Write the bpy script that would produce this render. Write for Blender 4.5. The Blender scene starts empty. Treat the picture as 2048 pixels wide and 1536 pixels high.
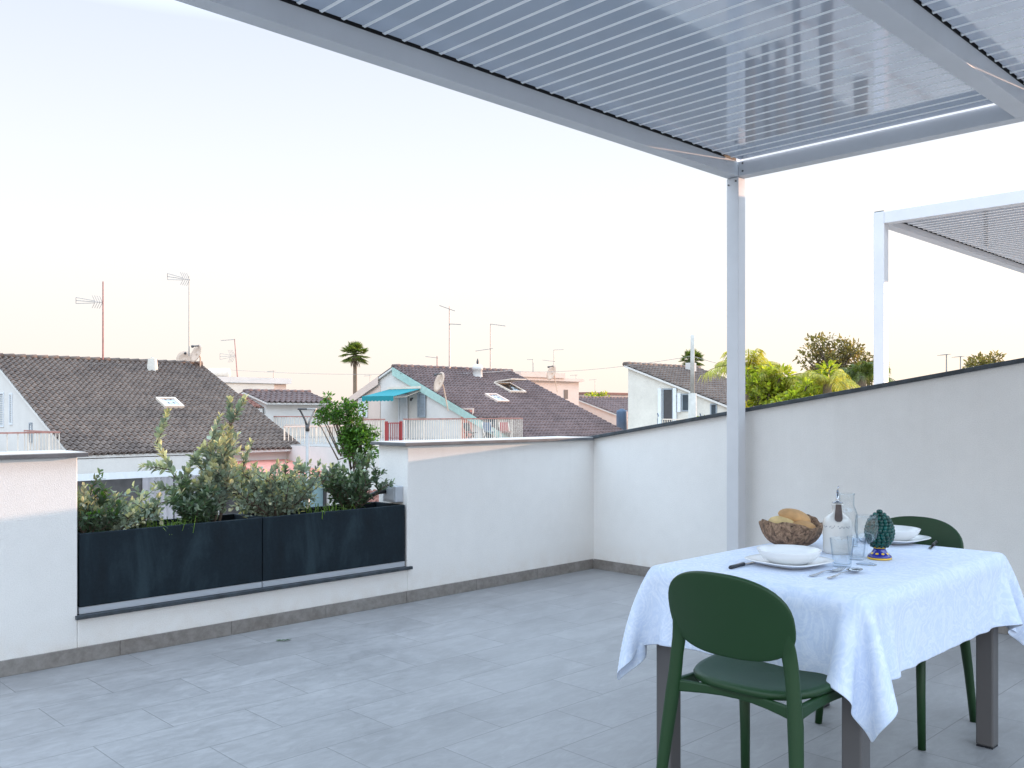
import bpy, bmesh, math, random
import numpy as np
from mathutils import Vector, Matrix, noise

random.seed(7)
sc = bpy.context.scene
col = sc.collection
R = math.radians
PI = math.pi

# ------------------------------------------------------------------ survey
F, CX, HY, CAMZ = 1836.0, 1024.0, 823.0, 1.30       # focal length, principal column, horizon row, eye height
THETA = math.atan2(.7004, .7138)                    # the terrace and the houses share one building grid
AX = Vector((math.cos(THETA), math.sin(THETA), 0))  # along the street parapet
BX = Vector((-math.sin(THETA), math.cos(THETA), 0)) # out over the street
CORNER = Vector((.676, 7.614, 0))                   # inner corner of the two parapets
GROUND = -3.3

def at(px, py, d):
    return Vector(((px - CX) / F * d, d, CAMZ - (py - HY) / F * d))

def onz(px, py, z):
    d = F * (CAMZ - z) / (py - HY)
    return Vector(((px - CX) / F * d, d, z))

def grid(a, b, z=0):
    return CORNER + AX * a + BX * b + Vector((0, 0, z))

# ------------------------------------------------------------------ tags and objects
def tag(o, label=None, cat=None, group=None, kind=None):
    if label: o['label'] = label
    if cat: o['category'] = cat
    if group: o['group'] = group
    if kind: o['kind'] = kind
    return o

def thing(name, label, cat, loc=(0, 0, 0), rz=0.0, group=None):
    o = bpy.data.objects.new(name, None)
    o.empty_display_size = .2
    col.objects.link(o)
    o.location = loc
    o.rotation_euler = (0, 0, rz)
    return tag(o, label, cat, group)

class MB:
    def __init__(s):
        s.v = []; s.f = []; s.m = []; s.mi = 0
    def add(s, vs, fs):
        n = len(s.v)
        s.v += [tuple(v) for v in vs]
        s.f += [tuple(i + n for i in f) for f in fs]
        s.m += [s.mi] * len(fs)
        return s
    def box(s, x0, x1, y0, y1, z0, z1):
        return s.add([(x0,y0,z0),(x1,y0,z0),(x1,y1,z0),(x0,y1,z0),(x0,y0,z1),(x1,y0,z1),(x1,y1,z1),(x0,y1,z1)],
                     [(0,3,2,1),(4,5,6,7),(0,1,5,4),(1,2,6,5),(2,3,7,6),(3,0,4,7)])
    def prism(s, poly, axis, lo, hi):
        n = len(poly)
        def mk(p, h):
            return (p[0], h, p[1]) if axis == 'y' else ((h, p[0], p[1]) if axis == 'x' else (p[0], p[1], h))
        vs = [mk(p, lo) for p in poly] + [mk(p, hi) for p in poly]
        fs = [tuple(range(n)), tuple(reversed(range(n, 2 * n)))]
        fs += [(i, i + n, (i + 1) % n + n, (i + 1) % n) for i in range(n)]
        return s.add(vs, fs)
    def tube(s, pts, rad, n=8, cap=True, sx=1.0):
        pts = [Vector(p) for p in pts]
        if not hasattr(sx, '__len__'): sx = [sx] * len(pts)
        if not hasattr(rad, '__len__'): rad = [rad] * len(pts)
        vs, fs = [], []
        ref = None
        for i, p in enumerate(pts):
            t = (pts[min(i + 1, len(pts) - 1)] - pts[max(i - 1, 0)]).normalized()
            if ref is None:
                ref = Vector((0, 0, 1)) if abs(t.z) < .9 else Vector((1, 0, 0))
            u = (ref - t * ref.dot(t)).normalized(); ref = u
            w = t.cross(u)
            for k in range(n):
                a = 2 * PI * k / n
                vs.append(p + (u * math.cos(a) * sx[i] + w * math.sin(a)) * rad[i])
        for i in range(len(pts) - 1):
            for k in range(n):
                fs.append((i*n+k, i*n+(k+1)%n, (i+1)*n+(k+1)%n, (i+1)*n+k))
        if cap:
            fs.append(tuple(reversed(range(n)))); fs.append(tuple((len(pts)-1)*n + k for k in range(n)))
        return s.add(vs, fs)
    def lathe(s, prof, n=32, sq=None, c=(0,0,0), closed=False):
        vs, fs = [], []
        for r, z in prof:
            for k in range(n):
                a = 2 * PI * k / n
                ca, sa = math.cos(a), math.sin(a)
                q = 1.0
                if sq: q = 1.0 / (abs(ca) ** sq + abs(sa) ** sq) ** (1.0 / sq)
                vs.append((c[0] + r * q * ca, c[1] + r * q * sa, c[2] + z))
        m = len(prof)
        for i in range(m - 1 + (1 if closed else 0)):
            j = (i + 1) % m
            for k in range(n):
                fs.append((i*n+k, i*n+(k+1)%n, j*n+(k+1)%n, j*n+k))
        if not closed:
            fs.append(tuple(reversed(range(n)))); fs.append(tuple((m-1)*n + k for k in range(n)))
        return s.add(vs, fs)
    def quad(s, a, b, c, d):
        return s.add([a, b, c, d], [(0, 1, 2, 3)])
    def build(s, name, mat, parent=None, smooth=False, bevel=0, label=None, subd=0, fix=True):
        me = bpy.data.meshes.new(name)
        me.from_pydata([tuple(v) for v in s.v], [], s.f)
        mats = mat if isinstance(mat, (list, tuple)) else [mat]
        for m in mats: me.materials.append(m)
        me.polygons.foreach_set('material_index', s.m)
        if fix:
            b = bmesh.new(); b.from_mesh(me)
            bmesh.ops.recalc_face_normals(b, faces=b.faces)
            b.to_mesh(me); b.free()
        if smooth:
            me.polygons.foreach_set('use_smooth', [True] * len(me.polygons))
        me.update()
        o = bpy.data.objects.new(name, me)
        col.objects.link(o)
        if parent: o.parent = parent
        if bevel:
            md = o.modifiers.new('bevel', 'BEVEL'); md.width = bevel; md.segments = 2; md.limit_method = 'ANGLE'
        if subd:
            md = o.modifiers.new('subdivision', 'SUBSURF'); md.levels = subd; md.render_levels = subd
        if label: o['label'] = label
        return o

# ------------------------------------------------------------------ materials
def srgb(r, g, b):
    def c(v):
        v /= 255.0
        return v / 12.92 if v <= .04045 else ((v + .055) / 1.055) ** 2.4
    return (c(r), c(g), c(b), 1)

class NT:
    def __init__(s, name):
        s.mat = bpy.data.materials.new(name); s.mat.use_nodes = True
        s.t = s.mat.node_tree; s.n = s.t.nodes; s.l = s.t.links
        s.b = s.n['Principled BSDF']; s.out = s.n['Material Output']
    def node(s, typ, **kw):
        x = s.n.new(typ)
        for k, v in kw.items():
            if k in x.inputs: x.inputs[k].default_value = v
            else: setattr(x, k, v)
        return x
    def link(s, a, b): s.l.new(a, b)
    def coord(s, scale=(1,1,1), rot=(0,0,0), kind='Object'):
        tc = s.node('ShaderNodeTexCoord'); mp = s.node('ShaderNodeMapping')
        mp.inputs['Scale'].default_value = scale; mp.inputs['Rotation'].default_value = rot
        s.link(tc.outputs[kind], mp.inputs['Vector'])
        return mp.outputs['Vector']
    def noise(s, vec, scale, detail=4, rough=.55, dist=0):
        x = s.node('ShaderNodeTexNoise'); x.inputs['Scale'].default_value = scale
        x.inputs['Detail'].default_value = detail; x.inputs['Roughness'].default_value = rough
        x.inputs['Distortion'].default_value = dist
        if vec is not None: s.link(vec, x.inputs['Vector'])
        return x.outputs['Fac']
    def ramp(s, fac, stops):
        x = s.node('ShaderNodeValToRGB')
        e = x.color_ramp.elements
        while len(e) < len(stops): e.new(.5)
        for i, (p, c) in enumerate(stops):
            e[i].position = p; e[i].color = c if len(c) == 4 else (*c, 1)
        s.link(fac, x.inputs['Fac'])
        return x.outputs['Color']
    def mix(s, fac, a, b, typ='MIX'):
        x = s.node('ShaderNodeMix'); x.data_type = 'RGBA'; x.blend_type = typ
        if hasattr(fac, 'node'): s.link(fac, x.inputs['Factor'])
        else: x.inputs['Factor'].default_value = fac
        for v, nm in ((a, 6), (b, 7)):
            if hasattr(v, 'node'): s.link(v, x.inputs[nm])
            else: x.inputs[nm].default_value = v if len(v) == 4 else (*v, 1)
        return x.outputs[2]
    def bump(s, h, strength=.3, dist=.01, normal=None):
        x = s.node('ShaderNodeBump'); x.inputs['Strength'].default_value = strength; x.inputs['Distance'].default_value = dist
        s.link(h, x.inputs['Height'])
        if normal is not None: s.link(normal, x.inputs['Normal'])
        s.link(x.outputs['Normal'], s.b.inputs['Normal'])
        return x.outputs['Normal']
    def set(s, **kw):
        for k, v in kw.items(): s.b.inputs[k.replace('_', ' ')].default_value = v
        return s
    def color(s, c):
        if hasattr(c, 'node'): s.link(c, s.b.inputs['Base Color'])
        else: s.b.inputs['Base Color'].default_value = c if len(c) == 4 else (*c, 1)
        return s

def plain(name, c, rough=.5, metal=0.0, var=.12, scale=6.0, bump=0, bscale=60, coat=0):
    t = NT(name); v = t.coord()
    f = t.noise(v, scale, 5)
    lo = tuple(x * (1 - var) for x in c[:3]); hi = tuple(min(1, x * (1 + var)) for x in c[:3])
    t.color(t.ramp(f, [(.3, lo), (.7, hi)]))
    t.set(Roughness=rough, Metallic=metal)
    if coat: t.set(Coat_Weight=coat, Coat_Roughness=.08)
    if bump: t.bump(t.noise(v, bscale, 4), bump, .004)
    return t.mat

def stucco(name, c, grain=170, stain=.10, bump=.45, weather=False):
    t = NT(name); v = t.coord()
    big = t.noise(v, 1.3, 5, .6); fine = t.noise(v, grain, 3, .6); mid = t.noise(v, 9, 5, .65)
    c0 = t.ramp(big, [(.25, tuple(x * (1 - stain) for x in c[:3])), (.75, tuple(min(1, x * 1.03) for x in c[:3]))])
    c1 = t.mix(.22, c0, t.ramp(mid, [(.3, tuple(x * .8 for x in c[:3])), (.7, c[:3])]))
    if weather:
        sp_ = t.node('ShaderNodeSeparateXYZ'); t.link(v, sp_.inputs[0])
        zb = t.ramp(sp_.outputs['Z'], [(.06, (.9, .9, .9)), (.26, (0, 0, 0))])
        zt = t.ramp(sp_.outputs['Z'], [(.55, (0, 0, 0)), (1.0, (.8, .8, .8))])
        ds = t.noise(t.coord((1, 1, .06)), 9, 6, .7)
        dr = t.ramp(ds, [(.50, (0, 0, 0)), (.72, (1, 1, 1))])
        dm = t.mix(1.0, dr, zt, 'MULTIPLY'); c1 = t.mix(.14, c1, t.mix(dm, c1, (.50, .48, .45)))
        dn = t.ramp(mid, [(.35, (0, 0, 0)), (.7, (1, 1, 1))]); bm = t.mix(1.0, dn, zb, 'MULTIPLY'); c1 = t.mix(.55, c1, t.mix(bm, c1, (.55, .46, .37)))
    c2 = t.mix(.25, c1, t.ramp(fine, [(.35, tuple(x * .72 for x in c[:3])), (.6, c[:3])]))
    t.color(c2); t.set(Roughness=.92, Specular_IOR_Level=.2)
    t.bump(fine, bump, .004)
    return t.mat

M = {}
M['stucco'] = stucco('stucco_white', (.82, .805, .78), weather=True)
M['stucco_house'] = stucco('stucco_house', (.64, .61, .575), grain=40, stain=.14, bump=.2)
M['stucco_pink'] = stucco('stucco_pink', (.66, .53, .455), grain=40, stain=.16, bump=.2)
M['stucco_old'] = stucco('stucco_old', (.66, .62, .55), grain=20, stain=.25, bump=.3)
M['alu'] = plain('painted_aluminium', (.60, .61, .635), .42, 0, .05, 3, .03, 300)
M['alu_trim'] = plain('aluminium_lip', (.93, .94, .95), .4, 0, .02, 3)
M['slate'] = plain('slate_coping', (.10, .105, .115), .6, 0, .3, 9, .25, 90)
M['slate_top'] = plain('sunlit_coping_top', (.46, .44, .41), .45, 0, .12, 5, .15, 60)  # lighter than the slate: grazing sun on the coping put into the colour
M['slate_side'] = plain('slate_edge', (.035, .045, .055), .55, 0, .45, 20, .3, 120)
M['dark_gap'] = plain('shaded_gap', (.012, .013, .015), .6)  # shade of the gaps at the blade ends, as a dark colour
M['bolt'] = plain('bolt_steel', (.12, .12, .13), .35, .8)
M['green_plastic'] = plain('green_polypropylene', (.0065, .038, .0085), .48, 0, .06, 4, .12, 700)
M['green_plastic'].node_tree.nodes['Principled BSDF'].inputs['Specular IOR Level'].default_value = .42
M['table_metal'] = plain('taupe_powder_coat', (.112, .106, .106), .42, .25, .06, 5, .05, 500)
M['ceramic'] = plain('white_porcelain', (.82, .83, .84), .22, 0, .01, 3)
M['steel'] = plain('cutlery_steel', (.40, .41, .43), .13, 1, .04, 9)
M['black_handle'] = plain('black_cutlery_handle', (.012, .014, .02), .35)
M['soil'] = plain('potting_soil', (.035, .024, .017), .95, 0, .5, 30, .9, 60)
M['teal_fabric'] = plain('teal_awning_canvas', (.003, .19, .215), .8, 0, .08, 9)
M['mint'] = plain('mint_trim', (.33, .47, .42), .7, 0, .1, 5)
M['salmon'] = plain('salmon_paint', (.52, .20, .15), .75, 0, .18, 5)
M['red_paint'] = plain('red_gate_paint', (.30, .035, .035), .5, 0, .1, 5)
M['rail_white'] = plain('cream_rail_paint', (.66, .57, .48), .55, 0, .1, 4)
M['rail_rust'] = plain('rusty_rail_paint', (.34, .16, .13), .7, 0, .3, 7)
M['mast'] = plain('galvanised_mast', (.30, .28, .27), .5, .4, .2, 5)
M['mast_red'] = plain('rusty_mast', (.33, .13, .11), .75, .1, .35, 9)
M['dish'] = plain('satellite_dish_paint', (.50, .37, .28), .5, 0, .1, 3)
M['shutter'] = plain('white_shutter', (.62, .64, .66), .6, 0, .06, 8)
M['shutter_grey'] = plain('grey_shutter', (.25, .28, .31), .6, 0, .1, 8)
M['frame_dark'] = plain('dark_frame', (.05, .048, .05), .5)
M['concrete'] = plain('pole_concrete', (.42, .40, .36), .9, 0, .14, 5, .3, 60)
M['asphalt'] = plain('asphalt', (.055, .054, .052), .9, 0, .3, 2, .4, 90)
M['pavement'] = plain('pavement_concrete', (.28, .26, .24), .9, 0, .2, 1.5, .3, 50)
M['bark'] = plain('bark', (.10, .075, .055), .95, 0, .4, 12, .8, 30)
M['palm_bark'] = plain('palm_trunk_bark', (.16, .12, .085), .95, 0, .35, 12, .8, 14)
M['lamp_metal'] = plain('lamp_grey_metal', (.30, .29, .28), .45, .3, .06, 5)
M['curtain'] = plain('veranda_curtain', (.42, .40, .42), .9, 0, .08, 3)
M['shade'] = plain('veranda_shade', (.10, .095, .095), .9, 0, .2, 3)  # shade inside the veranda put into a flat dark colour
M['wood_board'] = plain('brown_board', (.16, .09, .06), .8, 0, .3, 6)
M['plastic_box'] = plain('grey_junction_box', (.42, .45, .49), .5, 0, .04, 4)
M['hose'] = plain('black_hose', (.012, .012, .014), .4)
M['blue_plastic'] = plain('blue_plastic', (.06, .10, .16), .6)
M['plant_pot'] = plain('terracotta_pot', (.42, .15, .09), .85, 0, .15, 5)
M['bread'] = plain('bread_crust', (.52, .30, .13), .75, 0, .28, 16, .3, 60)
M['bread_pale'] = plain('pale_bread_crust', (.62, .46, .22), .75, 0, .2, 18, .3, 60)
M['cone_blue'] = plain('cobalt_glaze', (.012, .018, .26), .12, 0, .25, 30, coat=.6)
M['cone_yellow'] = plain('ochre_glaze', (.66, .40, .03), .15, 0, .15, 20, coat=.6)
M['leather'] = plain('brown_leather_tag', (.085, .062, .055), .6, 0, .2, 40)
M['ink'] = plain('blue_glaze_marks', (.03, .05, .10), .3)
M['oil_ceramic'] = plain('cream_glazed_bottle', (.66, .65, .62), .2, 0, .04, 8, coat=.4)

def mat_floor():
    t = NT('porcelain_stone_tiles'); v = t.coord()
    br = t.node('ShaderNodeTexBrick'); br.offset = .5
    for k, x in (('Scale', 1.0), ('Mortar Size', .0019), ('Mortar Smooth', .3), ('Brick Width', .64), ('Row Height', .32), ('Bias', 0.0)):
        br.inputs[k].default_value = x
    br.inputs['Color1'].default_value = (0, 0, 0, 1); br.inputs['Color2'].default_value = (1, 1, 1, 1); br.inputs['Mortar'].default_value = (.5, .5, .5, 1)
    t.link(v, br.inputs['Vector'])
    # every tile samples another part of the slab
    off = t.node('ShaderNodeVectorMath', operation='SCALE'); off.inputs['Scale'].default_value = 9.0
    t.link(br.outputs['Color'], off.inputs[0])
    add = t.node('ShaderNodeVectorMath', operation='ADD'); t.link(v, add.inputs[0]); t.link(off.outputs[0], add.inputs[1])
    mp = t.node('ShaderNodeMapping'); mp.inputs['Scale'].default_value = (1.0, 2.6, 1); mp.inputs['Rotation'].default_value = (0, 0, R(28))
    t.link(add.outputs[0], mp.inputs['Vector'])
    big = t.noise(mp.outputs['Vector'], 2.2, 8, .62, .8); streak = t.noise(mp.outputs['Vector'], 8, 10, .74, .9)
    cloud = t.noise(v, .9, 4, .5)
    c = t.ramp(big, [(.30, (.215, .215, .215)), (.5, (.30, .298, .295)), (.72, (.385, .38, .372))])
    c = t.mix(.54, c, t.ramp(streak, [(.36, (.17, .168, .166)), (.5, (.29, .288, .285)), (.64, (.43, .425, .42))]))
    c = t.mix(.10, c, br.outputs['Color'], 'SOFT_LIGHT')
    c = t.mix(.34, c, t.ramp(cloud, [(.35, (.21, .205, .20)), (.65, (.44, .43, .42))]))
    c = t.mix(br.outputs['Fac'], c, (.185, .182, .18))
    c = t.mix(1.0, c, (.77, .765, .785), 'MULTIPLY')
    t.color(c)
    r = t.ramp(streak, [(.3, (.40, .40, .40)), (.7, (.60, .60, .60))]); t.link(r, t.b.inputs['Roughness'])
    inv = t.node('ShaderNodeMath', operation='SUBTRACT'); inv.inputs[0].default_value = 1; t.link(br.outputs['Fac'], inv.inputs[1])
    n1 = t.bump(inv.outputs[0], .5, .0025)
    b2 = t.node('ShaderNodeBump'); b2.inputs['Strength'].default_value = .14; b2.inputs['Distance'].default_value = .004
    t.link(streak, b2.inputs['Height']); t.link(n1, b2.inputs['Normal']); t.link(b2.outputs['Normal'], t.b.inputs['Normal'])
    return t.mat
M['floor'] = mat_floor()

def mat_skirting():
    t = NT('stone_skirting'); v = t.coord()
    n = t.noise(v, 4, 6, .65, .8); f = t.noise(v, 26, 5, .7)
    c = t.ramp(n, [(.3, (.13, .105, .085)), (.45, (.20, .18, .165)), (.7, (.27, .255, .24))])
    c = t.mix(.35, c, t.ramp(f, [(.35, (.12, .105, .09)), (.65, (.30, .28, .26))]))
    t.color(c); t.set(Roughness=.6); t.bump(f, .25, .003)
    return t.mat
M['skirting'] = mat_skirting()

def mat_planter():
    t = NT('anthracite_planter'); v = t.coord(); s = t.coord((1, 1, .35))
    n = t.noise(s, 5, 7, .65, .4); f = t.noise(v, 55, 5, .7)
    c = t.ramp(n, [(.32, (.0012, .006, .0105)), (.52, (.004, .014, .022)), (.70, (.020, .040, .052))])
    c = t.mix(.25, c, t.ramp(f, [(.4, (.002, .005, .009)), (.72, (.016, .026, .036))]))
    t.color(c); t.set(Roughness=.7, Specular_IOR_Level=.28); t.bump(f, .12, .003)
    return t.mat
M['planter'] = mat_planter()

def mat_louvre():
    t = NT('glossy_louvre_paint'); v = t.coord()
    w = t.noise(t.coord((.8, .35, 1)), 2.2, 2, .4)
    t.color((.44, .51, .62)); t.set(Roughness=.06, Coat_Weight=1.0, Coat_Roughness=.02, IOR=1.9)
    t.bump(w, .09, .05)
    return t.mat
M['louvre'] = mat_louvre()

def mat_roof(name, a, b, c):
    t = NT(name); v = t.coord()
    n = t.noise(v, 1.1, 6, .7); f = t.noise(v, 12, 4, .7); big = t.noise(v, .35, 3)
    x = t.ramp(n, [(.28, a), (.52, b), (.74, c)])
    x = t.mix(.5, x, t.ramp(f, [(.38, a), (.64, c)]))
    sp = t.noise(v, 3.1, 2, .5); x = t.mix(.3, x, t.ramp(sp, [(.42, tuple(q_*.8 for q_ in a)), (.6, tuple(q_*1.15 for q_ in c))]))
    x = t.mix(.3, x, t.ramp(big, [(.35, a), (.65, c)]))
    t.color(x); t.set(Roughness=.85); t.bump(f, .3, .02)
    return t.mat
M['roof_grey'] = mat_roof('grey_brown_tiles', (.048, .034, .030), (.100, .073, .060), (.195, .145, .116))
M['roof_plum'] = mat_roof('plum_brown_tiles', (.056, .036, .035), (.105, .070, .066), (.19, .13, .12))
M['roof_red'] = mat_roof('red_brown_tiles', (.14, .055, .042), (.20, .085, .062), (.26, .12, .09))

def mat_cloth():
    t = NT('damask_tablecloth'); v = t.coord(kind='UV')
    # scrolling damask figure: swirling contour bands of a strongly warped noise
    n0 = t.node('ShaderNodeTexNoise'); n0.inputs['Scale'].default_value = 6.0; n0.inputs['Detail'].default_value = 1.5; n0.inputs['Distortion'].default_value = 1.8
    t.link(v, n0.inputs['Vector'])
    n1 = t.node('ShaderNodeTexNoise'); n1.inputs['Scale'].default_value = 13.0; n1.inputs['Detail'].default_value = 1.0; n1.inputs['Distortion'].default_value = 3.2
    t.link(v, n1.inputs['Vector'])
    def bands(sock, k):
        m1 = t.node('ShaderNodeMath', operation='MULTIPLY'); m1.inputs[1].default_value = k; t.link(sock, m1.inputs[0])
        m2 = t.node('ShaderNodeMath', operation='SINE'); t.link(m1.outputs[0], m2.inputs[0])
        return t.ramp(m2.outputs[0], [(.0, (0, 0, 0)), (.45, (1, 1, 1))])
    m = t.mix(.45, bands(n0.outputs['Fac'], 46), bands(n1.outputs['Fac'], 26))
    c = t.ramp(m, [(.0, (.575, .66, .82)), (1, (.67, .74, .87))])
    t.color(c)
    t.set(Roughness=.72, Specular_IOR_Level=.35, Sheen_Weight=.25)
    rr = t.ramp(m, [(0, (.8, .8, .8)), (1, (.5, .5, .5))]); t.link(rr, t.b.inputs['Roughness'])
    wr = t.noise(v, 7, 4, .55, .3)
    nb = t.bump(wr, .34, .012)
    b2 = t.node('ShaderNodeBump'); b2.inputs['Strength'].default_value = .12; b2.inputs['Distance'].default_value = .002
    t.link(m, b2.inputs['Height']); t.link(nb, b2.inputs['Normal']); t.link(b2.outputs['Normal'], t.b.inputs['Normal'])
    return t.mat
M['cloth'] = mat_cloth()

def mat_glass(name, tint=(1, 1, 1), dens=.02):
    t = NT(name); t.n.remove(t.b)
    lw = t.node('ShaderNodeLayerWeight'); lw.inputs['Blend'].default_value = .30
    tr = t.node('ShaderNodeBsdfTransparent')
    rim = t.ramp(lw.outputs['Facing'], [(.30, (.97, .98, .985)), (.62, (.84, .89, .93)), (.96, (.18, .28, .40))])
    t.link(rim, tr.inputs['Color'])
    gl = t.node('ShaderNodeBsdfGlossy'); gl.inputs['Roughness'].default_value = .01
    mx = t.node('ShaderNodeMixShader'); rf_ = t.ramp(lw.outputs['Facing'], [(0, (.03, .03, .03)), (.55, (.08, .08, .08)), (1, (.85, .85, .85))]); t.link(rf_, mx.inputs[0]); t.link(tr.outputs[0], mx.inputs[1]); t.link(gl.outputs[0], mx.inputs[2])
    t.link(mx.outputs[0], t.out.inputs['Surface'])
    return t.mat
M['glass'] = mat_glass('clear_glass')
def mat_pane(name, c):
    t = NT(name); t.color(t.ramp(t.noise(t.coord(), 1.4, 2), [(.35, tuple(x*.7 for x in c)), (.65, c)])); t.set(Roughness=.06, Specular_IOR_Level=.8); return t.mat
M['pane'] = mat_pane('window_glass', (.05, .07, .085))
M['pane_teal'] = mat_pane('porch_glass', (.22, .34, .36))
M['pane_sky'] = mat_pane('skylight_glass', (.42, .46, .50))

def mat_basket():
    t = NT('woven_bark_basket'); v = t.coord((1, 1, .75), (R(35), R(25), 0))
    vo = t.node('ShaderNodeTexVoronoi'); vo.inputs['Scale'].default_value = 62; vo.feature = 'SMOOTH_F1'; t.link(v, vo.inputs['Vector'])
    n = t.noise(v, 46, 5, .7, 1.5)
    c = t.ramp(n, [(.36, (.022, .013, .009)), (.48, (.24, .145, .09)), (.66, (.56, .37, .24))])
    c = t.mix(.35, c, t.ramp(vo.outputs['Distance'], [(.1, (.36, .22, .14)), (.6, (.025, .015, .01))]))
    t.color(c); t.set(Roughness=.85); t.bump(n, .9, .008)
    return t.mat
M['basket'] = mat_basket()

def mat_pinecone():
    t = NT('emerald_glaze'); v = t.coord()
    n = t.noise(v, 70, 3)
    t.color(t.ramp(n, [(.3, (.0, .022, .020)), (.55, (.001, .060, .050)), (.75, (.003, .11, .095))]))
    t.set(Roughness=.22, Coat_Weight=.25, Coat_Roughness=.08, Specular_IOR_Level=.35)
    return t.mat
M['emerald'] = mat_pinecone()

def mat_leaf(name, dark, mid, light, trans=.35, under=None, rough=.45, scale=7):
    t = NT(name)
    v = t.coord()
    n = t.noise(v, scale, 4, .7)
    gi = t.node('ShaderNodeNewGeometry')
    c = t.ramp(n, [(.30, dark), (.5, mid), (.72, light)])
    rnd = t.ramp(gi.outputs['Random Per Island'], [(0, (.55, .55, .55)), (1, (1.35, 1.35, 1.25))])
    c = t.mix(1.0, c, rnd, 'MULTIPLY')
    t.color(c); t.set(Roughness=rough)
    tl = t.node('ShaderNodeBsdfTranslucent')
    tc = t.mix(1.0, c, (1.5, 1.45, .7), 'MULTIPLY'); t.link(tc, tl.inputs['Color'])
    mx = t.node('ShaderNodeMixShader'); mx.inputs[0].default_value = trans
    t.link(t.b.outputs[0], mx.inputs[1]); t.link(tl.outputs[0], mx.inputs[2]); t.link(mx.outputs[0], t.out.inputs['Surface'])
    return t.mat
M['leaf_grey'] = mat_leaf('grey_green_leaf', (.14, .19, .16), (.245, .305, .25), (.39, .435, .35), .25)
M['leaf_tip'] = mat_leaf('pale_young_leaf', (.30, .31, .19), (.44, .43, .28), (.58, .54, .40), .35)
M['leaf_dark'] = mat_leaf('dark_shrub_leaf', (.035, .075, .042), (.075, .125, .07), (.15, .21, .12), .25)
M['leaf_lemon'] = mat_leaf('lemon_tree_leaf', (.018, .060, .012), (.06, .15, .02), (.15, .30, .045), .45)
M['leaf_olive'] = mat_leaf('olive_brown_leaf', (.075, .07, .028), (.15, .13, .05), (.27, .21, .09), .55)
M['leaf_bright'] = mat_leaf('bright_green_leaf', (.09, .14, .016), (.24, .29, .03), (.48, .45, .08), .6)
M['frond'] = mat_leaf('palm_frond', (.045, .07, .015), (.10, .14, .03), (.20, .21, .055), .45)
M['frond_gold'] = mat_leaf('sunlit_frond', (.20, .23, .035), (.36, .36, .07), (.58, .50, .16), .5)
M['grass'] = mat_leaf('planter_grass', (.05, .10, .02), (.10, .19, .03), (.2, .28, .06), .4)

# ------------------------------------------------------------------ world and sun
SUN_H = AX * .983 + BX * -.184
SUN_EL = R(5.8)
SUN_AZ = math.atan2(SUN_H.x, SUN_H.y)
SUN_DIR = Vector((math.sin(SUN_AZ) * math.cos(SUN_EL), math.cos(SUN_AZ) * math.cos(SUN_EL), math.sin(SUN_EL)))

w = bpy.data.worlds.new('World'); sc.world = w; w.use_nodes = True
wn, wl = w.node_tree.nodes, w.node_tree.links
bg = wn['Background']; wout = wn['World Output']
sky = wn.new('ShaderNodeTexSky'); sky.sky_type = 'NISHITA'; sky.sun_disc = False
sky.sun_elevation = SUN_EL; sky.sun_rotation = SUN_AZ
sky.air_density = 1.0; sky.dust_density = 1.2; sky.ozone_density = 1.0; sky.altitude = 20
bg.inputs['Strength'].default_value = .03
# thin evening haze added to the clear sky: cream at the horizon, pale lavender blue overhead
tc = wn.new('ShaderNodeTexCoord'); sep = wn.new('ShaderNodeSeparateXYZ'); wl.new(tc.outputs['Generated'], sep.inputs[0])
rp = wn.new('ShaderNodeValToRGB'); wl.new(sep.outputs['Z'], rp.inputs['Fac'])
stops = [(0.0, (.965, .86, .80)), (.05, (.98, .90, .85)), (.14, (.99, .95, .935)), (.25, (.92, .95, .985)), (.375, (.79, .85, .98)), (.45, (1.5, 1.85, 2.25)), (.60, (2.0, 2.5, 3.05)), (1.0, (2.35, 2.95, 3.7))]
e = rp.color_ramp.elements
while len(e) < len(stops): e.new(.5)
for i, (p, c) in enumerate(stops): e[i].position = p; e[i].color = (*c, 1)
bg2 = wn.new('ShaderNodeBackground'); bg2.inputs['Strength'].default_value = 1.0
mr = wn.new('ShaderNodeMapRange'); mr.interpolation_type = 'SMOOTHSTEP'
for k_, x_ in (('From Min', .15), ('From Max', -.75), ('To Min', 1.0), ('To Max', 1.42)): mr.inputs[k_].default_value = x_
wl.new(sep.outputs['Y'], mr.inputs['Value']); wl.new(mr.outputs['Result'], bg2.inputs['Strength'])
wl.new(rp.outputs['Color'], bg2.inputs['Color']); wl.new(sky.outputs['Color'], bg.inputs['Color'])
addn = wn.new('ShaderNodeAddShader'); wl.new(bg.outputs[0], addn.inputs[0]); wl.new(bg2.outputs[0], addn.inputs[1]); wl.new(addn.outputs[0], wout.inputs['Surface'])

sl = bpy.data.lights.new('sun', 'SUN'); sl.energy = 6.5; sl.angle = R(.5); sl.color = (1.0, .62, .41)
so = bpy.data.objects.new('sun', sl); col.objects.link(so)
so.rotation_euler = SUN_DIR.to_track_quat('Z', 'Y').to_euler(); so.location = (12, 8, 9)

cam = bpy.data.cameras.new('camera'); co = bpy.data.objects.new('camera', cam); col.objects.link(co)
cam.sensor_width = 36; cam.lens = 36 * F / 2048; cam.shift_y = (HY - 768) / 2048
cam.clip_start = .05; cam.clip_end = 6000
co.location = (0, 0, CAMZ); co.rotation_euler = (R(90), 0, 0)
sc.camera = co
sc.view_settings.view_transform = 'Standard'; sc.view_settings.look = 'None'; sc.view_settings.exposure = 0; sc.view_settings.gamma = 1
sc.cycles.max_bounces = 10; sc.cycles.transparent_max_bounces = 24

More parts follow.
